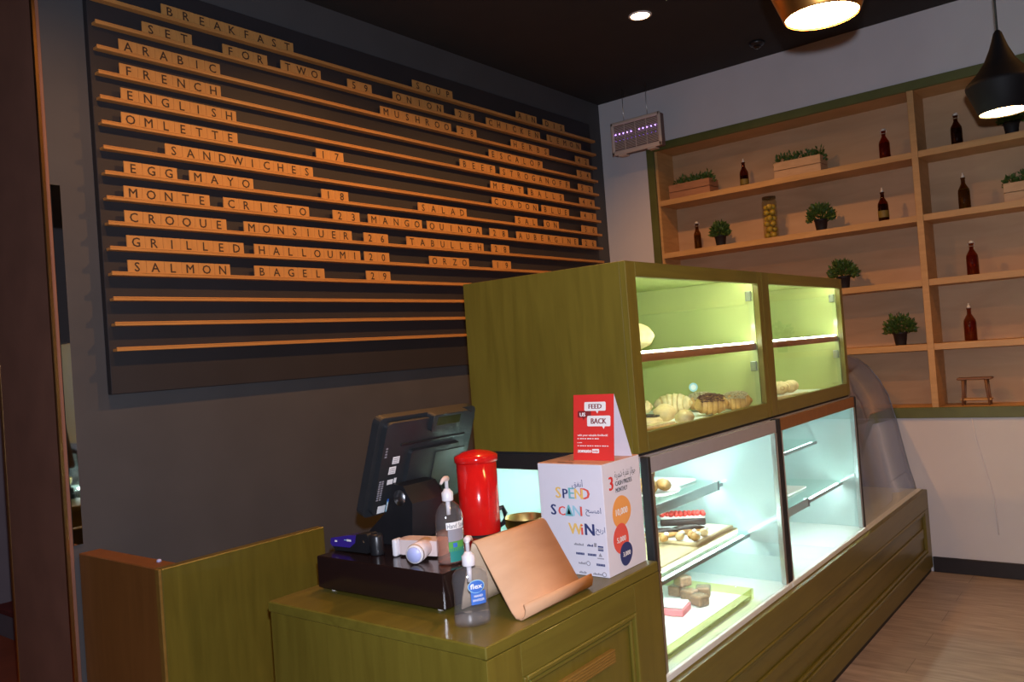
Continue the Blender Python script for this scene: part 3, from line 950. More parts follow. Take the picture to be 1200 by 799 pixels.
bottle((XI, -2.515, SZ[2]), 'amber swing-top bottle on the third shelf past the divider', BOTTLE_AM, OIL_RED, 0.12, 0.215, 0.034)
potted_plant((XI, -2.068, SZ[3]), 'potted plant with drooping leaves on the fourth shelf above the curved glass case', 35, 0.105, 0.21)
bottle((XI, -2.473, SZ[3]), 'amber red bottle with white stopper on the fourth shelf above the little stool', BOTTLE_AM, OIL_RED, 0.12, 0.22, 0.036, 'cork')
potted_plant((XI, -2.905, SZ[3]), 'potted plant barely showing at the right photo edge on the fourth shelf', 36, 0.10, 0.215)

# jar of preserved lemons
c = thing('preserve_jar', 'tall glass jar of preserved yellow lemons on the second shelf', 'jar', (XI, -1.275, SZ[1]))
MB().lathe([(0, .003), (.048, .001), (.052, .006), (.052, .262), (.045, .272), (.045, .283), (.0435, .283)], glass('jar_glass', (0.90, 0.90, 0.80), 1.0, 0.02, 1.45), 24).build('glass_body', c)
MB().lathe([(.0465, .2835), (.0475, .286), (.0475, .302), (.030, .305), (0, .3055)], glass('jar_lid_glass', (0.6, 0.62, 0.58), 1.0, 0.05, 1.5), 24).build('lid', c)
random.seed(12)
for lev in range(6):
    for k in range(3):
        a = k * 2.09 + lev * 1.1
        MB().ball((.0245 * cos(a), .0245 * sin(a), .028 + lev * .040), (.0225, .0225, .0205), PICKLE, 10, 7).build('lemon', c)

# little stool in the lowest compartment
c = thing('small_stool', 'tiny dark wooden stool standing in the lowest shelf compartment', 'stool', (0.12, -2.475, FB + 0.0665))
MB().box(-.045, .045, -.095, .095, .158, .170, STOOLWOOD, 0.003).build('seat', c)
for sx in (-1, 1):
    for sy in (-1, 1):
        MB().tube([(sx * .032, sy * .062, .158), (sx * .034, sy * .066, .08), (sx * .038, sy * .074, 0)], [.0095, .007, .006], STOOLWOOD, 8).build('leg', c)
MB().box(-.040, .040, -.085, .085, .030, .040, OAK, 0.002).build('lower_board', c)

# thin white cord hanging down the wall below the stool
m = MB()
m.tube([(0, 0, 0), (-.002, -.012, -.12), (-.001, -.05, -.30), (-.002, -.085, -.48), (-.002, -.092, -.70)], 0.0022, WHITEP, 6)
solid('thin_cord', 'thin white cord hanging down the white wall under the shelf', 'cord', m, (-0.006, -2.46, 0.958))

# ------------------------------------------------------------------ insect killer
ZX, ZL, ZR, ZB, ZT_ = -0.20, -0.228, -0.648, 2.995, 3.245
c = thing('insect_killer', 'beige ultraviolet insect killer hanging by two wires in the corner', 'insect killer', (ZX, (ZL + ZR) / 2, ZB))
yc, zc = (ZL + ZR) / 2, (ZB + ZT_) / 2
f = W(c)
f.box(ZX - .03, ZX - .012, ZR, ZL, ZB, ZB + .035, ZAPPER, 0.008, None, 3)
f.box(ZX - .03, ZX - .012, ZR, ZL, ZT_ - .028, ZT_, ZAPPER, 0.008, None, 3)
f.box(ZX - .03, ZX - .012, ZR, ZR + .026, ZB, ZT_, ZAPPER, 0.008, None, 3)
f.box(ZX - .03, ZX - .012, ZL - .026, ZL, ZB, ZT_, ZAPPER, 0.008, None, 3)
f.build('front_frame', c)
f = W(c)
f.box(ZX - .012, ZX + .045, ZR + .004, ZL - .004, ZB + .004, ZT_ - .004, ZAPIN, 0.006)
f.build('housing', c)
f = W(c)
for k in range(1, 20):
    z = ZB + .035 + k * (ZT_ - ZB - .063) / 20
    f.box(ZX - .024, ZX - .020, ZR + .024, ZL - .024, z - .0018, z + .0018, ZAPPER)
for k in range(1, 4):
    y = ZR + .026 + k * (ZL - ZR - .052) / 4
    f.box(ZX - .027, ZX - .0245, y - .0022, y + .0022, ZB + .03, ZT_ - .025, ZAPPER)
f.build('grille', c)
for row, mt in ((0, UV), (1, UVDIM)):
    z = ZB + (.155 if row == 0 else .107)
    for k in range(11):
        if k == 5 and row == 0:
            continue
        y = ZL - .042 - k * (ZL - ZR - .084) / 10
        W(c).ball((ZX - .028, y, z), .0038 if row == 0 else .003, mt, 8, 6).build('uv_led', c)
for y in (ZL - .085, ZR + .085):
    W(c).box(ZX - .03, ZX + .03, y - .035, y + .035, ZB - .011, ZB - .0003, ZAPPER, 0.003).build('foot', c)
for y in (ZL - .10, ZR + .12):
    W(c).tube([(ZX + .01, y, ZT_ - .002), (ZX + .013, y + .002, ZT_ + .12), (ZX + .016, y, H - .001)], .0022, WIRE, 6).build('hanging_wire', c)

# ------------------------------------------------------------------ ceiling fittings
c = thing('ceiling_downlight', 'round recessed warm ceiling downlight above the pastry cabinets', 'ceiling light', (-1.312, -1.125, H))
MB().lathe([(0.068, -0.0005), (0.068, -.004), (.056, -.006), (.054, -.002)], WHITEP, 28, cap=False).build('trim_ring', c)
MB().lathe([(0.0535, -.0012), (.0535, -.0030), (0, -.0034)], DLIGHT, 28).build('lens', c)
c = thing('smoke_detector', 'small dark round smoke detector on the black ceiling', 'detector', (-0.32, -1.44, H))
MB().lathe([(0.05, -.0005), (.05, -.012), (.042, -.022), (.030, -.026)], BLACK, 24).build('base', c)
MB().ball((0, 0, -.028), (.026, .026, .018), glass('detector_dome', (0.25, 0.25, 0.26), 1.0, 0.02, 1.6), 18, 10).build('dome', c)


def pendant(loc, label, outer, k=1.0):
    """loc = centre of the opening"""
    c = thing('pendant_lamp', label, 'pendant lamp', loc, 'spun metal pendant lamps over the counter')
    prof = [(.080, 0), (.083, .004), (.1195, .098), (.1205, .108), (.116, .116), (.082, .150), (.052, .192), (.032, .238), (.021, .272), (.014, .296), (.0075, .305)]
    MB().lathe(prof, outer, 40, cap=False).build('shade', c)
    inner = [(.0825, .0105), (.116, .098), (.113, .112), (.078, .148), (.048, .19), (.02, .25), (0, .26)]
    o = MB().lathe(inner, BRASSLAMP, 36, cap=False).build('shade_lining', c)
    o['label'] = 'brass inner face of the shade'
    MB().lathe([(.0, .003), (.079, .004), (.0805, .009), (0, .010)], BULB, 32, cap=False).build('diffuser', c)
    MB().tube([(0, 0, .303), (0, 0, H - loc[2] - .02)], .0035, BLACKMAT, 8).build('cord', c)
    MB().lathe([(.05, H - loc[2] - .022), (.05, H - loc[2] - .0006), (0, H - loc[2] - .0005)], BLACKMAT, 20).build('ceiling_rose', c)
    return c


pendant((-3.719, -2.852, 2.262), 'brass pendant lamp at the upper edge, lit, nearest the cash counter', BRASSLAMP)
pendant((-2.098, -3.002, 2.310), 'black pendant lamp, lit, hanging in front of the wall shelf', BLACKLAMP)

# ------------------------------------------------------------------ things on the counter
# cash drawer
c = thing('cash_drawer', 'black metal cash drawer on the olive counter under the till screen', 'cash drawer', (-3.91, -1.662, KT), None, 0.0)
DX0, DX1, DY0, DY1, DZ0, DZ1 = -4.118, -3.77, -1.922, -1.412, KT + .010, 1.003
W(c).box(DX0, DX1, DY0, DY1, DZ0, DZ1, DRAWER, 0.003).build('body', c)
W(c).box(DX0 + .02, DX1 - .02, DY1 + .0002, DY1 + .012, DZ0 + .006, DZ1 - .01, BLACK, 0.003).build('drawer_front', c)
for x in (DX0 + .03, DX1 - .03):
    for y in (DY0 + .04, DY1 - .04):
        W(c).lathe([(.012, KT + .0003), (.012, KT + .0098)], WHITEP, 12, (x, y, 0)).build('foot', c)

# till screen, its back to the customers
c = thing('till_screen', 'black touchscreen till seen from behind, tilted on the cash drawer', 'till', (-3.84, -1.52, DZ1))
a = radians(20.5)
# local frame: u along +x, v up along the tilted back, n outwards (towards -y, down)
TM = Matrix.Translation((-3.773, -1.485, 1.085)) @ Matrix(((1, 0, 0, 0), (0, -sin(a), -cos(a), 0), (0, cos(a), -sin(a), 0), (0, 0, 0, 1)))
WT = Matrix.Translation(-Vector(c.location))
hw, hh = .217, .322


def rrect(x0, x1, y0, y1, r, n=5):
    pts = []
    for cx, cy, a0 in ((x1 - r, y1 - r, 0), (x0 + r, y1 - r, 90), (x0 + r, y0 + r, 180), (x1 - r, y0 + r, 270)):
        for k in range(n + 1):
            t = radians(a0 + 90 * k / n)
            pts.append((cx + r * cos(t), cy + r * sin(t)))
    return pts


MB(WT).prism(rrect(-hw, hw, 0, hh, .022), -.040, -.012, TERM, TM).build('bezel', c)
MB(WT).prism(rrect(-hw + .012, hw - .012, .010, hh - .012, .016), -.0435, -.0405, BLACK, TM).build('touchscreen', c)
m = MB(WT)
m.prism(rrect(-hw + .020, hw - .02, .012, hh - .012, .02), -.0118, .006, TERM, TM)
m.prism(rrect(-.09, .135, .04, .215, .012), .0062, .022, TERM, TM)
m.box(-.13, .16, .232, .240, .006, .011, BLACK, 0.002, TM)
m.box(.015, .155, .03, .20, .0222, .026, BLACK, 0.002, TM)
m.build('back_cover', c)
m = MB(WT)
m.prism(rrect(-.02, .15, hh - .055, hh + .002, .010), -.011, .022, TERM, TM)
o = m.build('customer_display', c)
MB(WT).box(.0, .105, hh - .034, hh - .006, .0221, .0230, LCD, 0.0, TM).build('display_window', o)
for x0, x1, y0, y1, mt in ((-.150, -.122, .175, .198, PWHITE), (-.158, -.130, .142, .166, PWHITE), (-.156, -.133, .108, .124, PWHITE), (-.129, -.119, .110, .126, PWHITE), (-.176, -.145, .016, .040, PWHITE)):
    m = MB(WT).box(x0, x1, y0, y1, .0061, .0067, mt, 0, TM)
    if y0 > .14:
        for k in range(3):
            m.box(x0 + .003, x1 - .003, y0 + .004 + k * .006, y0 + .006 + k * .006, .0066, .0070, PGREY, 0, TM)
    m.build('sticker', c)
m = MB(WT)
m.box(-.141, -.075, .016, .050, .0061, .0067, PSKY, 0, TM)
m.box(-.141, -.075, .050, .058, .0061, .0067, PBLUE, 0, TM)
m.box(-.139, -.100, .022, .046, .0066, .0070, PWHITE, 0, TM)
o = m.build('sticker', c)
o['label'] = 'blue and white sticker'
for x0, y0, n_, st in ((-.189, .06, 9, .0075), (-.178, .06, 9, .0075), (-.186, .20, 4, .009)):
    m = MB(WT)
    m.box(x0 + .0036, x0 + .0044, y0, y0 + st * n_ - .003, .0061, .0063, PGREY, 0, TM)
    for k in range(n_):
        m.box(x0, x0 + .008, y0 + k * st, y0 + .0042 + k * st, .0061, .0064, PGREY, 0, TM)
    m.build('maker_lettering', c)
# pedestal
m = MB(WT)
pz = DZ1
side = [(-1.60, pz + .0005), (-1.415, pz + .0005), (-1.415, pz + .014), (-1.43, pz + .03), (-1.52, pz + .10), (-1.555, pz + .185), (-1.60, pz + .18), (-1.635, pz + .13), (-1.625, pz + .02)]
m.prism(side, -3.93, -3.79, BLACK, YZ)
m.build('pedestal', c)
MB(WT).lathe([(.0, -3.934), (.024, -3.934), (.024, -3.9305)], STEEL, 20, (0, 0, 0), Matrix.Translation((0, -1.585, pz + .145)) @ Matrix(((0, 0, 1, 0), (1, 0, 0, 0), (0, 1, 0, 0), (0, 0, 0, 1)))).build('hinge_cap', c)

# purple and black hand device lying on the drawer
c = thing('purple_hand_device', 'purple and black handheld device lying on the cash drawer', 'device', (-4.03, -1.50, DZ1))
Y90 = Matrix(((0, 0, 1, 0), (1, 0, 0, 0), (0, 1, 0, 0), (0, 0, 0, 1)))
m = MB()
m.prism([(.10, .012), (.108, .020), (.104, .036), (.02, .050), (-.012, .052), (-.005, .030), (.015, .014)], -.018, .018, PURPLE, Y90)
m.build('shell', c)
m = MB()
m.prism([(.085, .0005), (.095, .012), (.02, .013), (-.008, .030), (-.015, .056), (-.06, .060), (-.075, .035), (-.06, .004), (.02, .003)], -.020, .020, BLACK, Y90)
m.build('underside', c)
MB().lathe([(.019, 0.0003), (.020, .004), (.020, .052), (.016, .060), (0, .061)], BLACK, 18, (-.004, -.085, 0)).build('handle', c)
m = MB()
m.box(-.0188, -.0181, .076, .086, .026, .031, PWHITE)
m.box(-.0188, -.0181, .012, .030, .032, .038, PWHITE)
m.box(-.0188, -.0181, .030, .042, .034, .036, PSKY)
m.ball((-.019, -.045, .036), .0035, CHROME, 8, 6)
m.build('marking', c)

# white pistol-shaped scanner lying on its side
c = thing('white_hand_scanner', 'white pistol-shaped handheld scanner lying on the cash drawer', 'scanner', (-3.985, -1.725, DZ1))
m = MB()
XH = Matrix(((1, 0, 0, 0), (0, 1, 0, 0), (0, 0, 1, 0), (0, 0, 0, 1)))
m.prism(rrect(-.030, .026, -.075, .070, .018), .006, .048, PINKW, Matrix.Rotation(radians(12), 4, 'Z'))
m.build('head', c)
MB().box(-.040, -.006, .066, .082, .001, .050, WHITEP, 0.006, Matrix.Rotation(radians(12), 4, 'Z'), 3).build('nose', c)
m = MB()
m.tube([(-.005, -.02, .032), (-.045, -.038, .030), (-.085, -.054, .0285)], [.023, .025, .027], PINKW, 18)
m.build('handle', c)
d = Vector((-.040, -.016, -.003)).normalized()
m = MB()
m.tube([Vector((-.085, -.054, .0285)) + d * .0005, Vector((-.085, -.054, .0285)) + d * .010], [.027, .0245], WHITEP, 18)
m.tube([Vector((-.085, -.054, .0285)) + d * .0102, Vector((-.085, -.054, .0285)) + d * .0125], [.021, .020], PALEBLUE, 18)
m.build('end_cap', c)


# sanitiser bottles
def pump(c, z, mat_nozzle, s=1.0, rz=0.0):
    R = Matrix.Rotation(rz, 4, 'Z')
    m = MB()
    m.lathe([(.0155 * s, z), (.0165 * s, z + .002), (.0165 * s, z + .024 * s), (.012 * s, z + .028 * s), (.009 * s, z + .033 * s), (.0075 * s, z + .034 * s)], WHITEP, 18)
    m.build('pump_collar', c)
    m = MB()
    m.lathe([(.0052 * s, z + .0345 * s), (.0052 * s, z + .056 * s), (.0075 * s, z + .058 * s)], WHITEP, 12)
    m.tube([(.004, 0, z + .062 * s), (-.008, 0, z + .064 * s), (-.026 * s, 0, z + .062 * s), (-.040 * s, 0, z + .054 * s)], [.0085 * s, .008 * s, .0055 * s, .0035 * s], mat_nozzle, 10, R)
    m.build('pump_head', c)
    MB().tube([(0, 0, z - .001), (0, 0, z - .040 * s)], .0065 * s, WHITEP, 10).build('pump_chamber', c)


# tall round bottle with peach gel
c = thing('hand_sanitizer_bottle', 'clear pump bottle of hand sanitizer with green label standing on the cash drawer', 'bottle', (-4.012, -1.858, DZ1), 'hand sanitizer bottles at the till')
bp = [(0, .0025), (.036, .0008), (.040, .005), (.040, .118), (.037, .134), (.030, .150), (.020, .160), (.0145, .163), (.0145, .1655)]
MB().lathe(bp, CLEAR, 28, (0, 0, 0), None, 1.08, .85).build('bottle_body', c)
MB().lathe([(0, .0045), (.0375, .0045), (.0385, .008), (.0385, .084), (0, .0845)], PEACH, 24, (0, 0, 0), None, 1.08, .85).build('gel', c)


def wrap(r, sx, sy, ang0):
    def fn(p):
        t = ang0 + p[0] / r
        return (r * sx * cos(t), r * sy * sin(t), p[1])
    return fn


def patch(m, r, sx, sy, a0, a1, z0, z1, mat, n=8):
    vs, fs = [], []
    for k in range(n + 1):
        t = a0 + (a1 - a0) * k / n
        vs += [(r * sx * cos(t), r * sy * sin(t), z0), (r * sx * cos(t), r * sy * sin(t), z1)]
    for k in range(n):
        fs.append([2 * k, 2 * k + 2, 2 * k + 3, 2 * k + 1])
    return m.add(vs, fs, mat, True)


A0 = radians(225)     # faces the camera
m = MB()
patch(m, .0404, 1.08, .85, A0 - .15, A0 + 1.25, .094, .113, PWHITE)
patch(m, .0404, 1.08, .85, A0 - .05, A0 + 1.15, .062, .0935, PGREY)
patch(m, .0404, 1.08, .85, A0 - .05, A0 + 1.15, .036, .0615, PGREEN)
patch(m, .0404, 1.08, .85, A0 - .0, A0 + 1.15, .008, .0445, PDTEAL)
patch(m, .0406, 1.08, .85, A0 + .25, A0 + .55, .046, .058, PBLUE, 4)
m.text('Hand Sanitizer', .0185, PBLACK, None, 'L', 0.0, .080, wrap(.0407, 1.08, .85, A0 - .08))
for v in range(0):
    pass
m.build('label', c)
pump(c, .166, PINKW, .95, radians(20))

# fix the height of the lettering on the label: it is written at z = 0 by the bend above
_l = [o for o in c.children if o.name.startswith('label')][0]
_ink = list(_l.data.materials).index(PBLACK)
_vs = set()
for p in _l.data.polygons:
    if p.material_index == _ink:
        _vs.update(p.vertices)
for i in _vs:
    _l.data.vertices[i].co.z += .097

# oval bottle with blue label
c = thing('hand_sanitizer_bottle', 'clear oval pump bottle with blue label standing on the olive counter edge', 'bottle', (-4.143, -2.038, KT), 'hand sanitizer bottles at the till', radians(-38))
bp = [(0, .003), (.040, .0008), (.045, .005), (.0455, .020), (.0425, .055), (.043, .085), (.0455, .108), (.043, .124), (.033, .136), (.018, .141), (.015, .1415), (.015, .1435)]
MB().lathe(bp, CLEAR, 32, (0, 0, 0), None, 1.0, .62).build('bottle_body', c)
MB().lathe([(0, .006), (.041, .006), (.0435, .010), (.044, .028), (0, .0285)], GEL, 28, (0, 0, 0), None, 1.0, .62).build('gel', c)
m = MB()


def oval(m, cx, cz, rx, rz_, mat, y, rot=0.0, n=24):
    vs = [(cx, y, cz)]
    for k in range(n):
        t = 2 * pi * k / n
        px, pz_ = rx * cos(t), rz_ * sin(t)
        vs.append((cx + px * cos(rot) - pz_ * sin(rot), y, cz + px * sin(rot) + pz_ * cos(rot)))
    m.add(vs, [[0, 1 + k, 1 + (k + 1) % n] for k in range(n)], mat)


def front_y(x, z):
    r = .0440
    return -.62 * math.sqrt(max(r * r - x * x, 0)) - .0008


for cx, cz, rx, rz_, mt, e in ((.010, .098, .021, .016, PSKY, 0), (.010, .098, .0195, .0142, PBLUE, .0003), (.014, .070, .019, .0155, PBLUE, 0)):
    vs, fs, nn = [], [], 8
    for i in range(nn + 1):
        for j in range(nn + 1):
            u, v = -1 + 2 * i / nn, -1 + 2 * j / nn
            if mt is PBLUE and cz < .08:
                x, z = cx + rx * u, cz + rz_ * v
            else:
                x, z = cx + rx * u * math.sqrt(1 - v * v / 2), cz + rz_ * v * math.sqrt(1 - u * u / 2)
            vs.append((x, front_y(x, z) - e, z))
    for i in range(nn):
        for j in range(nn):
            fs.append([i * (nn + 1) + j, (i + 1) * (nn + 1) + j, (i + 1) * (nn + 1) + j + 1, i * (nn + 1) + j + 1])
    m.add(vs, fs, mt, True)
m.text('flex', .017, PWHITE, None, 'C', 0.02, .031, lambda p: (.010 + p[0], front_y(.010 + p[0], 0) - .0008, .093 + p[1]))
m.text('HAND', .0075, PWHITE, None, 'C', 0.02, .022, lambda p: (.014 + p[0], front_y(.014 + p[0], 0) - .0006, .0725 + p[1]))
m.text('SANITIZER', .0075, PWHITE, None, 'C', 0.02, .030, lambda p: (.014 + p[0], front_y(.014 + p[0], 0) - .0006, .0625 + p[1]))
m.build('label', c)
pump(c, .144, PINKW, 1.0, radians(-155 + 38))

# red canister
c = thing('red_canister', 'glossy red cylindrical canister with domed lid and black base on the counter', 'canister', (-3.690, -1.686, KT))
MB().lathe([(0, .001), (.061, .0008), (.062, .003), (.062, .1025), (0, .103)], BLACK, 36).build('base', c)
MB().lathe([(.0615, .1035), (.0630, .106), (.0635, .322), (.061, .323)], RED, 40).build('body', c)
MB().lathe([(.0650, .3235), (.0690, .326), (.0690, .343), (.063, .347), (.042, .356), (.016, .361), (0, .362)], RED, 40).build('lid', c)
MB().tube([(.050, -.030, .165), (.064, -.040, .170), (.071, -.045, .150), (.066, -.040, .120), (.050, -.030, .112)], .008, BLACK, 10).build('handle', c)

# brass bowl on a black card reader
c = thing('card_terminal', 'black card terminal tucked between the wooden stand and the prize box', 'terminal', (-3.545, -1.765, KT))
m = MB()
m.prism(rrect(-.065, .075, -.10, .10, .012), .0005, .030, BLACK)
m.prism(rrect(-.050, .070, -.095, .095, .012), .0302, .066, BLACKMAT)
m.build('body', c)
MB().box(-.035, .05, .0, .08, .0663, .0672, LCD).build('screen', c)
m = MB()
for i in range(4):
    for j in range(3):
        m.box(-.035 + j * .028, -.016 + j * .028, -.085 + i * .019, -.072 + i * .019, .0663, .0695, TERM, 0.001)
m.build('keypad', c)
m = MB()
m.lathe([(0, .001), (.040, .0005), (.052, .006), (.063, .026), (.066, .050), (.0685, .0515), (.066, .0525), (.0635, .050), (.060, .027), (.048, .009), (0, .006)], BRASS, 36)
solid('brass_bowl', 'small round brass bowl behind the wooden tablet stand', 'bowl', m, (-3.53, -1.735, KT + .0697))

# bent plywood tablet stand
c = thing('tablet_stand', 'bent beech plywood tablet stand leaning near the white prize box', 'tablet stand', (-3.92, -2.05, KT))
sx0, sx1 = -4.073, -3.775
pts = []
for k in range(9):                       # lip curl, then the long slope
    t = radians(-165 + 20 * k)
    pts.append((-2.128 + .022 * cos(t) * .9, .9225 + .020 * sin(t)))
pts = [(-2.146, .942), (-2.150, .928), (-2.146, .912), (-2.134, .9035), (-2.118, .905), (-2.106, .917)]
for k in range(1, 13):
    s = k / 12
    pts.append((-2.106 + s * (.106 - .006), .917 + s * .158))
pts += [(-1.999, 1.080), (-1.992, 1.081)]
W(c).sheet([[(x, p[0], p[1]) for p in pts] for x in (sx1, sx0)], BEECH, .005).build('front_plate', c)
back = [(-1.9915, 1.0765), (-1.985, 1.06), (-1.965, 1.0), (-1.945, .935), (-1.937, .9035)]
o = W(c).sheet([[(x, p[0], p[1]) for p in back] for x in (sx1, sx0)], BEECH_IN, .005).build('rear_leg', c)

# prize box
PX0, PX1, PY0, PY1, PZ0, PZ1 = -3.670, -3.458, -2.138, -1.912, KT + .0005, 1.222
c = thing('prize_box', 'white cardboard prize draw box printed SPEND SCAN WIN on the counter', 'box', ((PX0 + PX1) / 2, (PY0 + PY1) / 2, KT))
m = W(c)
m.box(PX0, PX1, PY0, PY1, PZ0, PZ1 - .002, CARD, 0.001)
E_ = PX0 - .0005
YM = (PY0 + PY1) / 2


def fx(u, v):      # u from the left edge (0..1), v from the top (0..1) of the face towards -x
    return at(FACE_NX, E_, PY1 - u * (PY1 - PY0), PZ1 - v * (PZ1 - PZ0))


def letters(m, place, items):
    for i, (ch, mat, u, v, sz, b) in enumerate(items):
        m.text(ch, sz, mat, place(u, v) @ Matrix.Translation((0, 0, .0004 * (i % 4))), 'L', b)


letters(m, fx, [('S', PYELL, .262, .315, .046, .03), ('P', PNAVY, .375, .315, .040, .03), ('E', PTEAL, .47, .315, .046, .03), ('N', PYELL, .565, .315, .043, .03), ('D', PCORAL, .655, .315, .046, .035),
                ('S', PNAVY, .17, .472, .044, .035), ('C', PCORAL, .29, .472, .038, .03), ('\u0394', PTEAL, .395, .472, .042, .02), ('N', PSKY, .515, .472, .044, .03), ('I', PCORAL, .632, .468, .040, .035),
                ('W', PYELL, .43, .635, .046, .03), ('i', PCORAL, .625, .635, .046, .03), ('N', PNAVY, .68, .635, .048, .035)])
letters(m, fx, [('\uFED6\uFED4\uFEE7\uFE83', PNAVY, .53, .205, .022, .0), ('\uFEA2\uFEB4\uFEE3\uFE8D', PNAVY, .715, .435, .024, .0), ('\uFEA2\uFE91\uFEAD\uFE8D', PNAVY, .845, .60, .022, .0)])
# partner marks low on the face
for r_, row in enumerate(((('oasis', .50, 0), ('bank', .70, 1), ('', .86, 2)), (('ENBD', .52, 3), ('dnata', .70, 3), ('A', .86, 4)), (('visa', .55, 5), ('', .70, 6), ('mashreq', .82, 3)), (('etihad', .55, 5), ('mall', .76, 0), ('', .93, 6)))):
    for w_, u, st in row:
        v = .735 + r_ * .083
        if st == 2:
            for q in range(3):
                m.box(E_ - .0004, E_ + .0002, PY1 - (u + .0) * .226 - .018, PY1 - u * .226, PZ1 - (v - .012 + .0) * .3215 - .005 * q - .004, PZ1 - (v - .012) * .3215 - .005 * q, PNAVY if q != 1 else PGREY)
        elif st == 6:
            ring = []
            for q in range(19):
                t = 2 * pi * q / 18
                ring.append((E_ - .0005, PY1 - u * .226 - .006 * cos(t), PZ1 - v * .3215 + .004 + .006 * sin(t)))
            m.tube(ring, .0011, PGREY, 5)
        elif st == 4:
            m.text('\u25B2', .014, PGREY, fx(u, v), 'L')
            m.box(E_ - .0004, E_ + .0002, PY1 - (u - .02) * .226 - .022, PY1 - (u - .02) * .226, PZ1 - (v + .012) * .3215 - .0025, PZ1 - (v + .012) * .3215, PGREY)
        else:
            nlen = {0: 8, 1: 5, 3: 7, 5: 6}[st]
            for q in range(nlen):
                hgt = (.004, .0065, .005)[(q * 7 + r_) % 3] if st != 3 else .0065
                m.box(E_ - .0004, E_ + .0002, PY1 - u * .226 - q * .0042 - .0032, PY1 - u * .226 - q * .0042, PZ1 - v * .3215, PZ1 - v * .3215 + hgt, PGREY if st in (0, 5) else PNAVY)
            if st == 1:
                m.box(E_ - .0004, E_ + .0002, PY1 - u * .226 - .032, PY1 - u * .226 - .024, PZ1 - v * .3215, PZ1 - v * .3215 + .011, PGREY)
F_ = PY0 - .0006


def fy(u, v):      # face towards -y, u from its left edge
    return at(FACE_NY, PX0 + u * (PX1 - PX0), F_, PZ1 - v * (PZ1 - PZ0))


m.text('3', .056, PRED, fy(.145, .25), 'L', .035)
m.text('\uFE94\uFEF3\uFEAE\uFEEC\uFEB7 \uFE94\uFEF3\uFEAA\uFED8\uFEE7 \uFEB0\uFE8B\uFE8D\uFEEE\uFE9F', .026, PBLACK, fy(.31, .155), 'L', .0, .118)
m.text('CASH PRIZES', .0185, PBLACK, fy(.31, .225), 'L', .03, .094)
m.text('MONTHLY', .0185, PBLACK, fy(.31, .285), 'L', .03, .066)


def blob(cu, cv, ru, rv, mat, lift, seed):
    n = 40
    poly = []
    for k in range(n):
        t = 2 * pi * k / n
        q = 1 + .035 * sin(2 * t + seed) + .03 * sin(3 * t + seed * 2)
        poly.append((ru * cos(t) * q, rv * sin(t) * q))
    m.prism(poly, 0, .0003, mat, at(FACE_NY, PX0 + cu * (PX1 - PX0), F_ - lift, PZ1 - cv * (PZ1 - PZ0)))


blob(.42, .465, .050, .047, PORANGE, 0, 1.0)
blob(.36, .705, .041, .046, PCORAL, .0002, 2.2)
blob(.46, .850, .034, .034, PNAVY, .0005, .4)
m.M = m.M
m.text('10,000', .027, PWHITE, at(FACE_NY, PX0 + .42 * .212, F_ - .0006, PZ1 - .49 * .3215), 'C', .03, .066)
m.text('5,000', .022, PWHITE, at(FACE_NY, PX0 + .36 * .212, F_ - .0008, PZ1 - .73 * .3215), 'C', .03, .050)
m.text('3,000', .019, PWHITE, at(FACE_NY, PX0 + .47 * .212, F_ - .0011, PZ1 - .87 * .3215), 'C', .03, .042)
m.build('carton', c)
m = W(c)
m.box(PX0 + .001, PX1 - .001, PY0 + .001, PY1 - .001, PZ1 - .0019, PZ1, CARDTOP, 0.0005)
m.box(PX0 + .012, PX0 + .020, YM - .005, YM + .050, PZ1 + .0001, PZ1 + .0004, PBLACK)
m.text('x o', .016, PBLACK, Matrix.Translation((PX0 + .055, YM + .03, PZ1 + .0005)) @ Matrix.Rotation(radians(-90), 4, 'Z'), 'C', .03)
o = m.build('lid', c)
o['label'] = 'salmon coloured lid with a dark slot mark'

# red tent card on the box
c = thing('tent_card', 'red folded tent card reading FEED US BACK on top of the white box', 'sign', (-3.57, -2.065, PZ1))
ty0, ty1 = -2.140, -1.998
tz = PZ1 + .0005
hx0, hx1, hxt, hzt = -3.602, -3.500, -3.577, PZ1 + .193
m = W(c)
m.sheet([[(hx0, ty1, tz), (hx0, ty0, tz)], [(hxt, ty1, hzt), (hxt, ty0, hzt)]], PRED, .0008, False)
lean = math.atan2(hxt - hx0, hzt - tz)
TC = Matrix.Translation((hx0 - .0009, (ty0 + ty1) / 2, tz)) @ Matrix.Rotation(lean, 4, 'Y') @ FACE_NX
CH = .1945


def tbubble(x0, x1, y0, y1, tx, mat, lift):
    m.prism(rrect(x0, x1, y0, y1, .004, 3), lift, lift + .0002, mat, TC)
    m.prism([(tx - .005, y0 + .0005), (tx + .005, y0 + .0005), (tx + .001, y0 - .008)], lift, lift + .0002, mat, TC)


tbubble(-.055, -.008, .126, .146, -.034, PDRED, .0001)
tbubble(-.031, .044, .1455, .172, .014, PWHITE, .0004)
tbubble(-.021, .060, .100, .131, .036, PWHITE, .0007)
m.text('FEED', .020, PDRED, TC @ Matrix.Translation((.007, .152, .0008)), 'C', .04, .047)
m.text('US', .016, PWHITE, TC @ Matrix.Translation((-.0375, .1295, .0006)), 'C', .05, .021)
m.text('BACK', .023, PDRED, TC @ Matrix.Translation((.0195, .1075, .0011)), 'C', .04, .055)
m.text('with your valuable feedback!', .0085, PWHITE, TC @ Matrix.Translation((-.056, .071, .0004)), 'L', .03, .106)
for q in range(9):
    m.box(-0.0560 + q * 0.00867, -0.0560 + q * 0.00867 + 0.00867 * (.55 + .3 * ((q * 5) % 3) / 2), 0.0620, 0.0648, .0003, .0005, PWHITE, 0, TC)
m.text('zomato', .017, PWHITE, TC @ Matrix.Translation((-.056, .0225, .0004)), 'L', .06, .050)
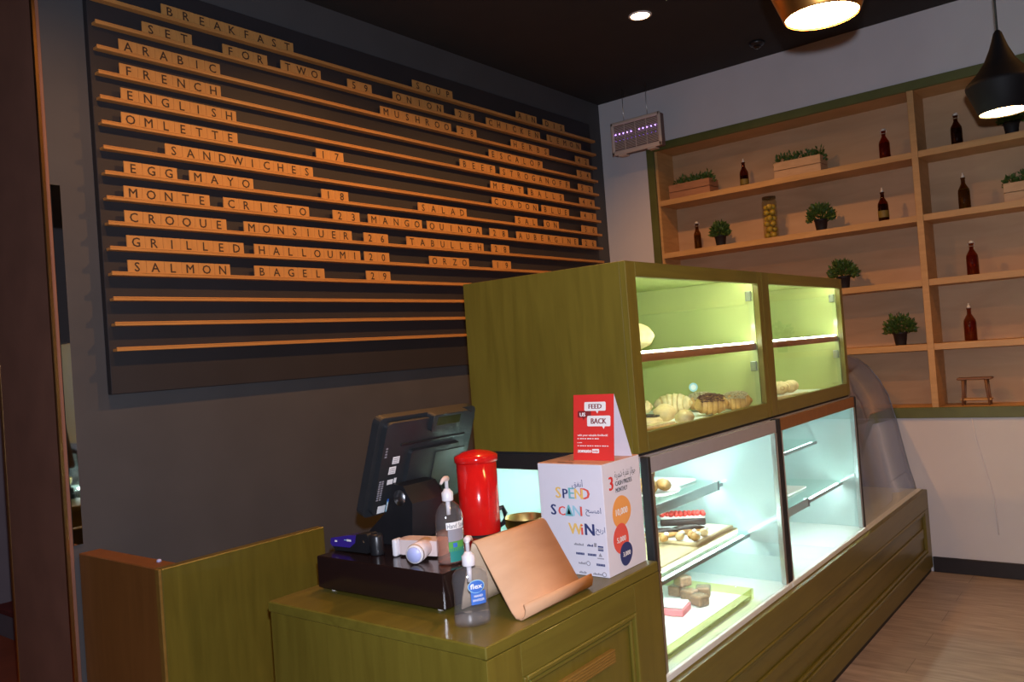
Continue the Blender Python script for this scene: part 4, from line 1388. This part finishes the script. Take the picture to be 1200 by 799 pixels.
for q in range(13):
    m.box(-0.0560 + q * 0.00862, -0.0560 + q * 0.00862 + 0.00862 * (.55 + .3 * ((q * 5) % 3) / 2), 0.0410, 0.0436, .0003, .0005, PWHITE, 0, TC)
for q in range(3):
    m.box(-0.0560 + q * 0.00600, -0.0560 + q * 0.00600 + 0.00600 * (.55 + .3 * ((q * 5) % 3) / 2), 0.0505, 0.0525, .0003, .0005, PWHITE, 0, TC)
m.prism(rrect(-.004, .020, .0215, .0335, .002, 3), .0002, .0004, PWHITE, TC)
m.text('order', .009, PRED, TC @ Matrix.Translation((.008, .0245, .0006)), 'C', .03, .020)
m.build('front_flap', c)
m = W(c)
m.sheet([[(hxt + .0009, ty1, hzt - .0005), (hxt + .0009, ty0, hzt - .0005)], [(hx1, ty1, tz), (hx1, ty0, tz)]], CARD, .0008, False)
o = m.build('rear_flap', c)
o['label'] = 'white rear flap'


# ------------------------------------------------------------------ pastries
def croissant_mesh(m, L, R, bend, mat, ridges=7, flatten=.8, crease=None):
    n, k = 46, 14
    vs, fs = [], []
    for i in range(n + 1):
        t = -1 + 2 * i / n
        ang = t * bend
        rad = (L / 2) / max(bend, .01)
        cx, cy = rad * sin(ang), rad * (1 - cos(ang))
        ph = (t * .5 + .5) * ridges
        r = R * max(.05, (1 - abs(t) ** 2.2)) ** .62 * (.90 + .15 * (ph - math.floor(ph)))
        for j in range(k):
            a_ = 2 * pi * j / k
            o_ = r * cos(a_)
            vs.append((cx - o_ * sin(ang), cy + o_ * cos(ang), R * flatten * 1.06 + r * flatten * sin(a_)))
    fs2 = []
    for i in range(n):
        ph = ((i + .5) / n) * ridges
        for j in range(k):
            j2 = (j + 1) % k
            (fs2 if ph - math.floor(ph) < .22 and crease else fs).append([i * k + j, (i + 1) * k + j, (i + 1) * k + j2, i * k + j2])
    fs.append(list(range(k)))
    fs.append([n * k + j for j in range(k)][::-1])
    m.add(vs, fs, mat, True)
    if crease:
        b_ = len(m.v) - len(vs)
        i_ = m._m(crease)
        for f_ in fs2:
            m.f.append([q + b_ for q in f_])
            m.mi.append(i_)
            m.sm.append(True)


def croissant(loc, label, rz, L, R, mat, top=None, bend=.5, group='pastries in the nearer upper cabinet', name='croissant'):
    c = thing(name, label, 'pastry', loc, group, rz)
    m = MB()
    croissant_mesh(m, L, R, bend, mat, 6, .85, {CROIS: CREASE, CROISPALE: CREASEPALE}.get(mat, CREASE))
    m.build('crust', c)
    if top:
        m = MB()
        random.seed(int(abs(loc[0] * 1000)))
        for _ in range(210):
            t = random.uniform(-.7, .7)
            a_ = random.uniform(.35, pi - .35)
            ang = t * bend
            rad = (L / 2) / bend
            r = R * (1 - abs(t) ** 2.2) ** .62 * 1.01
            p = Vector((rad * sin(ang) - r * cos(a_) * sin(ang), rad * (1 - cos(ang)) + r * cos(a_) * cos(ang), R * .901 + r * .86 * sin(a_) + .0012))
            s_ = .006
            m.box(-s_, s_, -s_ * .6, s_ * .6, -.001, .0012, top, 0, Matrix.Translation(p) @ Matrix.Rotation(random.uniform(0, 3), 4, 'Z') @ Matrix.Rotation(random.uniform(-.5, .5), 4, 'X'))
        o = m.build('topping', c)
    return c


def bun(loc, label, r, mat, group='pastries in the nearer upper cabinet', name='bread_bun', lump=.05, flat=.8):
    m = MB()
    ph = loc[0] * 40
    fn = lambda d: 1 + lump * sin(5 * d.x + ph) * sin(4 * d.y + ph) + lump * .6 * sin(9 * d.z + 3 * d.x)
    m.ball((0, 0, 0), (r, r, r * flat), mat, 24, 14, None, fn)
    lowest = min(p.z for p in m.v)
    for p in m.v:
        p.z -= lowest - .0008
    return solid(name, label, 'pastry', m, loc, group)


PZ = UZ + .0365
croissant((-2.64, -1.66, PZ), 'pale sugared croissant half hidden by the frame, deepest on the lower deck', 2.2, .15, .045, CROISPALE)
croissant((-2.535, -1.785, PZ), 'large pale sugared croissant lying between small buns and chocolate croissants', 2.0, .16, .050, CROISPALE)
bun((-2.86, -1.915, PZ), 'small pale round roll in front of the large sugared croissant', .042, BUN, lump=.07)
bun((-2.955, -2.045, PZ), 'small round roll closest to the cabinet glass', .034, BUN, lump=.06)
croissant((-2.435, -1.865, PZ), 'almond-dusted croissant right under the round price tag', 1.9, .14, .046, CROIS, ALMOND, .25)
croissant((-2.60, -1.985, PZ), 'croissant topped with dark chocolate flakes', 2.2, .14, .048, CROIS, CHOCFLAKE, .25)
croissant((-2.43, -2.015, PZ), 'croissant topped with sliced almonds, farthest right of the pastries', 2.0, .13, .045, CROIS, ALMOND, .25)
m = MB()
m.prism(rrect(-.11, .11, -.03, .03, .026), 0, .020, BAKED, None, False)
m.prism(rrect(-.10, .10, -.022, .022, .02), .0202, .027, CROISPALE, None, False)
solid('flat_pastry', 'long flat golden pastry lying along the front glass', 'pastry', m, (-3.16, -2.035, PZ), 'pastries in the nearer upper cabinet', radians(-10))
c = thing('swirl_pastry', 'round swirl pastry with dark chocolate spiral at the left frame', 'pastry', (-3.02, -1.935, PZ), 'pastries in the nearer upper cabinet')
MB().lathe([(0, 0), (.045, 0), (.052, .012), (.050, .028), (.035, .040), (0, .044)], BUN, 26).build('crust', c)
sp = []
for k in range(60):
    t = k * .24
    r = .004 + .0031 * t
    sp.append((r * cos(t), r * sin(t), .046 - .0045 * (r / .045) ** 2 * 1.6))
MB().tube(sp, .003, CHOC, 6).build('chocolate_spiral', c)
bun((-2.93, -1.86, 1.5325), 'large round pale bun on the glass shelf of the nearer cabinet', .062, BUN, lump=.06, flat=.78)
# round price tag on a pick
c = thing('price_tag', 'small round white price tag standing among the croissants', 'price tag', (-2.37, -1.80, PZ), None, radians(-50))
MB().lathe([(.018, 0), (.018, .004), (.004, .006)], CHROME, 14).build('foot', c)
MB().tube([(0, 0, .006), (0, 0, .082)], .0012, CHROME, 6).build('stem', c)
m = MB()
m.prism([(.019 * cos(2 * pi * k / 24), .019 * sin(2 * pi * k / 24)) for k in range(24)], 0, .0025, PSKY, at(FACE_NY, 0, 0, .10))
m.prism([(.012 * cos(2 * pi * k / 20), .012 * sin(2 * pi * k / 20)) for k in range(20)], .0026, .003, PWHITE, at(FACE_NY, 0, 0, .10))
m.build('disc', c)

g2 = 'pastries in the farther upper cabinet'
m = MB()
m.prism(rrect(-.17, .17, -.075, .075, .02), 0, .018, BOARDWOOD)
m.prism(rrect(-.145, .145, -.060, .060, .015), .0181, .0186, PAPER)
solid('serving_board', 'wooden serving board under the pale croissants in the farther upper cabinet', 'board', m, (-1.845, -1.97, PZ), None, radians(-8))
croissant((-1.955, -1.975, PZ + .019), 'pale croissant at the near end of the serving board', .2, .12, .034, CROISPALE, None, .3, g2)
croissant((-1.85, -1.985, PZ + .019), 'pale croissant in the middle of the serving board', .7, .12, .036, CROISPALE, None, .3, g2)
croissant((-1.725, -1.99, PZ + .019), 'pale croissant at the far end of the serving board', -.1, .12, .034, CROISPALE, None, .3, g2)

# lower case, upper glass shelf: baskets of pastry
gl = 'cakes in the lower display case'
ZA = .9455
m = MB()
m.lathe([(0, .001), (.085, .0005), (.12, .012), (.125, .02), (.118, .021), (.083, .006), (0, .005)], PORCELAIN, 32)
solid('cake_plate', 'round plate under a heap of pastries on the upper glass shelf', 'plate', m, (-2.70, -1.735, ZA))
pp = [(-.05, -.03, 0), (.03, -.05, .8), (.04, .04, 1.6), (-.04, .05, 2.6), (0, 0, .4)]
lab = ['nearest the case end', 'nearest the front glass', 'nearest the far end', 'nearest the back wall', 'on top of the heap']
for (dx, dy, rz), lb in zip(pp, lab):
    croissant((-2.70 + dx, -1.735 + dy, ZA + (.012 if lb[0] == 'n' else .058)), 'golden croissant on the plate in the lower case, ' + lb, rz, .11, .027, BAKED, None, .5, gl)
m = MB()
m.box(-.09, .09, -.12, .12, 0, .012, PAPER, 0.004)
solid('paper_tray', 'white paper covered tray on the upper glass shelf beside the plate', 'tray', m, (-2.455, -1.66, ZA))
# lower glass shelf: boards with cake and eclairs
ZBs = .7355
m = MB()
m.box(-.41, .41, -.20, .20, 0, .022, BOARDWOOD, 0.003)
solid('cutting_board', 'large wooden cutting board on the lower glass shelf of the nearer case', 'board', m, (-2.785, -1.755, ZBs))
m = MB()
m.box(-.17, .17, -.17, .17, 0, .014, BOARDWOOD, 0.003)
m.box(-.155, .155, -.155, .155, .0142, .0148, PAPER)
solid('cutting_board', 'smaller wooden board under the red topped cake, stacked on the large board', 'board', m, (-2.565, -1.775, ZBs + .0225))
zt = ZBs + .0375
c = thing('berry_log_cake', 'chocolate log cake with red berry topping on the wooden board', 'cake', (-2.455, -1.745, zt), None, radians(-62))
MB().box(-.095, .095, -.028, .028, 0, .028, CHOC, 0.006, None, 2).build('sponge', c)
MB().box(-.094, .094, -.027, .027, .0282, .043, CREAM, 0.005, None, 2).build('cream_layer', c)
m = MB()
random.seed(4)
for i in range(10):
    for j in range(3):
        m.ball((-.084 + i * .0186 + random.uniform(-.003, .003), -.018 + j * .018 + random.uniform(-.003, .003), .046), (.0115, .0115, .0105), BERRY, 10, 7)
m.build('berry_topping', c)
ecl = [(-2.700, -1.775, -32, 'dark chocolate eclair nearest the end of the board'), (-2.615, -1.850, -32, 'dark chocolate eclair lying beside the red topped cake')]
for x, y, r_, lb in ecl:
    c = thing('chocolate_eclair', lb, 'pastry', (x, y, zt), 'chocolate eclairs', radians(r_ - 27))
    m = MB()
    croissant_mesh(m, .16, .017, .05, BAKED, 1, .8)
    m.build('dough', c)
    m = MB()
    m.tube([(-.066, .0, .021), (-.03, .001, .026), (.03, .001, .026), (.066, .002, .021)], [.008, .0135, .0135, .008], CHOC, 12)
    m.build('chocolate_glaze', c)
for k, (x, y, lb) in enumerate([(-2.76, -1.815, 'at the end of the big board'), (-2.715, -1.862, 'between the eclairs and the board corner'), (-2.675, -1.895, 'with cream just before the eclairs'), (-2.625, -1.922, 'with cream beside the eclair tips'), (-2.705, -1.925, 'at the front edge of the boards')]):
    c = thing('cream_puff', 'small golden pastry ' + lb, 'pastry', (x, y, zt if x > -2.89 else zt), 'small pastries on the cutting board')
    MB().ball((0, 0, .016), (.024, .017, .0155), BAKED if k % 2 == 0 else BUN, 16, 9, None, lambda d: 1 + .08 * sin(7 * d.x + 3 * d.y)).build('shell', c)
    MB().ball((.012, -.006, .027), (.013, .010, .009), CREAM, 12, 8).build('cream', c)
# bottom deck: acrylic tray with boxes
ZD = BT + .0225
c = thing('acrylic_tray', 'long low acrylic tray on the white floor of the nearer case', 'tray', (-2.95, -1.87, ZD))
MB().box(-.34, .34, -.22, .22, .012, .016, PAPER, 0.001).build('liner', c)
m = MB()
m.box(-.35, .35, -.23, -.222, .004, .046, ACRYL, 0.002)
m.box(-.35, .35, .222, .23, .004, .046, ACRYL, 0.002)
m.box(-.35, -.342, -.2215, .2215, .004, .046, ACRYL, 0.002)
m.box(.342, .35, -.2215, .2215, .004, .046, ACRYL, 0.002)
m.build('wall_panel', c)
for x in (-.30, 0, .30):
    for y in (-.20, .20):
        MB().lathe([(.012, .0003), (.012, .0117)], ACRYL, 10, (x, y, 0)).build('foot', c)
c = thing('pink_box', 'white cake box with pink sides on the tray floor', 'box', (-2.905, -1.90, ZD + .0165), None, radians(10))
MB().box(-.05, .05, -.065, .065, 0, .026, PINKBOX, 0.003).build('sides', c)
MB().box(-.047, .047, -.062, .062, .0262, .036, PWHITE, 0.004).build('lid', c)
random.seed(9)
for k, (x, y, z, lb) in enumerate([(-2.715, -1.83, 0, 'at the back of the stack'), (-2.745, -1.90, 0, 'in the middle of the stack'), (-2.79, -1.965, 0, 'at the front of the stack'), (-2.685, -1.93, 0, 'at the far side of the stack'), (-2.725, -1.865, .045, 'lying on top of the stack')]):
    c = thing('wrapped_brownie', 'clear wrapped brownie ' + lb + ' beside the pink box', 'cake', (x, y, ZD + .0165 + z), 'wrapped brownies on the tray', random.uniform(-.5, .5))
    MB().box(-.026, .026, -.026, .026, .0015, .038, BROWNIE, 0.004).build('brownie', c)
    MB().box(-.029, .029, -.029, .029, 0, .042, CLEAR, 0.006).build('wrapper', c)
# far case: glass dome and loaf
c = thing('cake_dome', 'glass cake dome on a white plate inside the farther lower case', 'cake stand', (-2.03, -1.93, .7725))
MB().lathe([(0, .002), (.09, .0005), (.105, .008), (.106, .013), (0, .012)], PORCELAIN, 32).build('plate', c)
MB().lathe([(.085, .0135), (.086, .05), (.075, .085), (.045, .112), (.012, .120), (.010, .126), (.014, .135), (0, .140)], CURVEGLASS, 28, cap=False).build('dome', c)
MB().lathe([(0, .0135), (.05, .0135), (.055, .03), (.048, .05), (0, .056)], CREAM, 24).build('cake', c)
m = MB()
m.box(-.16, .16, -.09, .09, 0, .010, PAPER, 0.004)
solid('paper_tray', 'white paper lined tray on the glass shelf of the farther lower case', 'tray', m, (-1.66, -1.86, .7725))
for k, (x, lb) in enumerate(((-1.62, 'nearer the dome'), (-1.47, 'farther from the dome'))):
    m = MB()
    m.lathe([(0, .002), (.030, .0005), (.034, .005), (.036, .095), (.0345, .095), (.032, .007), (0, .006)], CLEAR, 24)
    solid('drinking_glass', 'clear drinking glass on the floor of the farther lower case, ' + lb, 'glass', m, (x, -1.62, ZD), 'drinking glasses in the farther case')
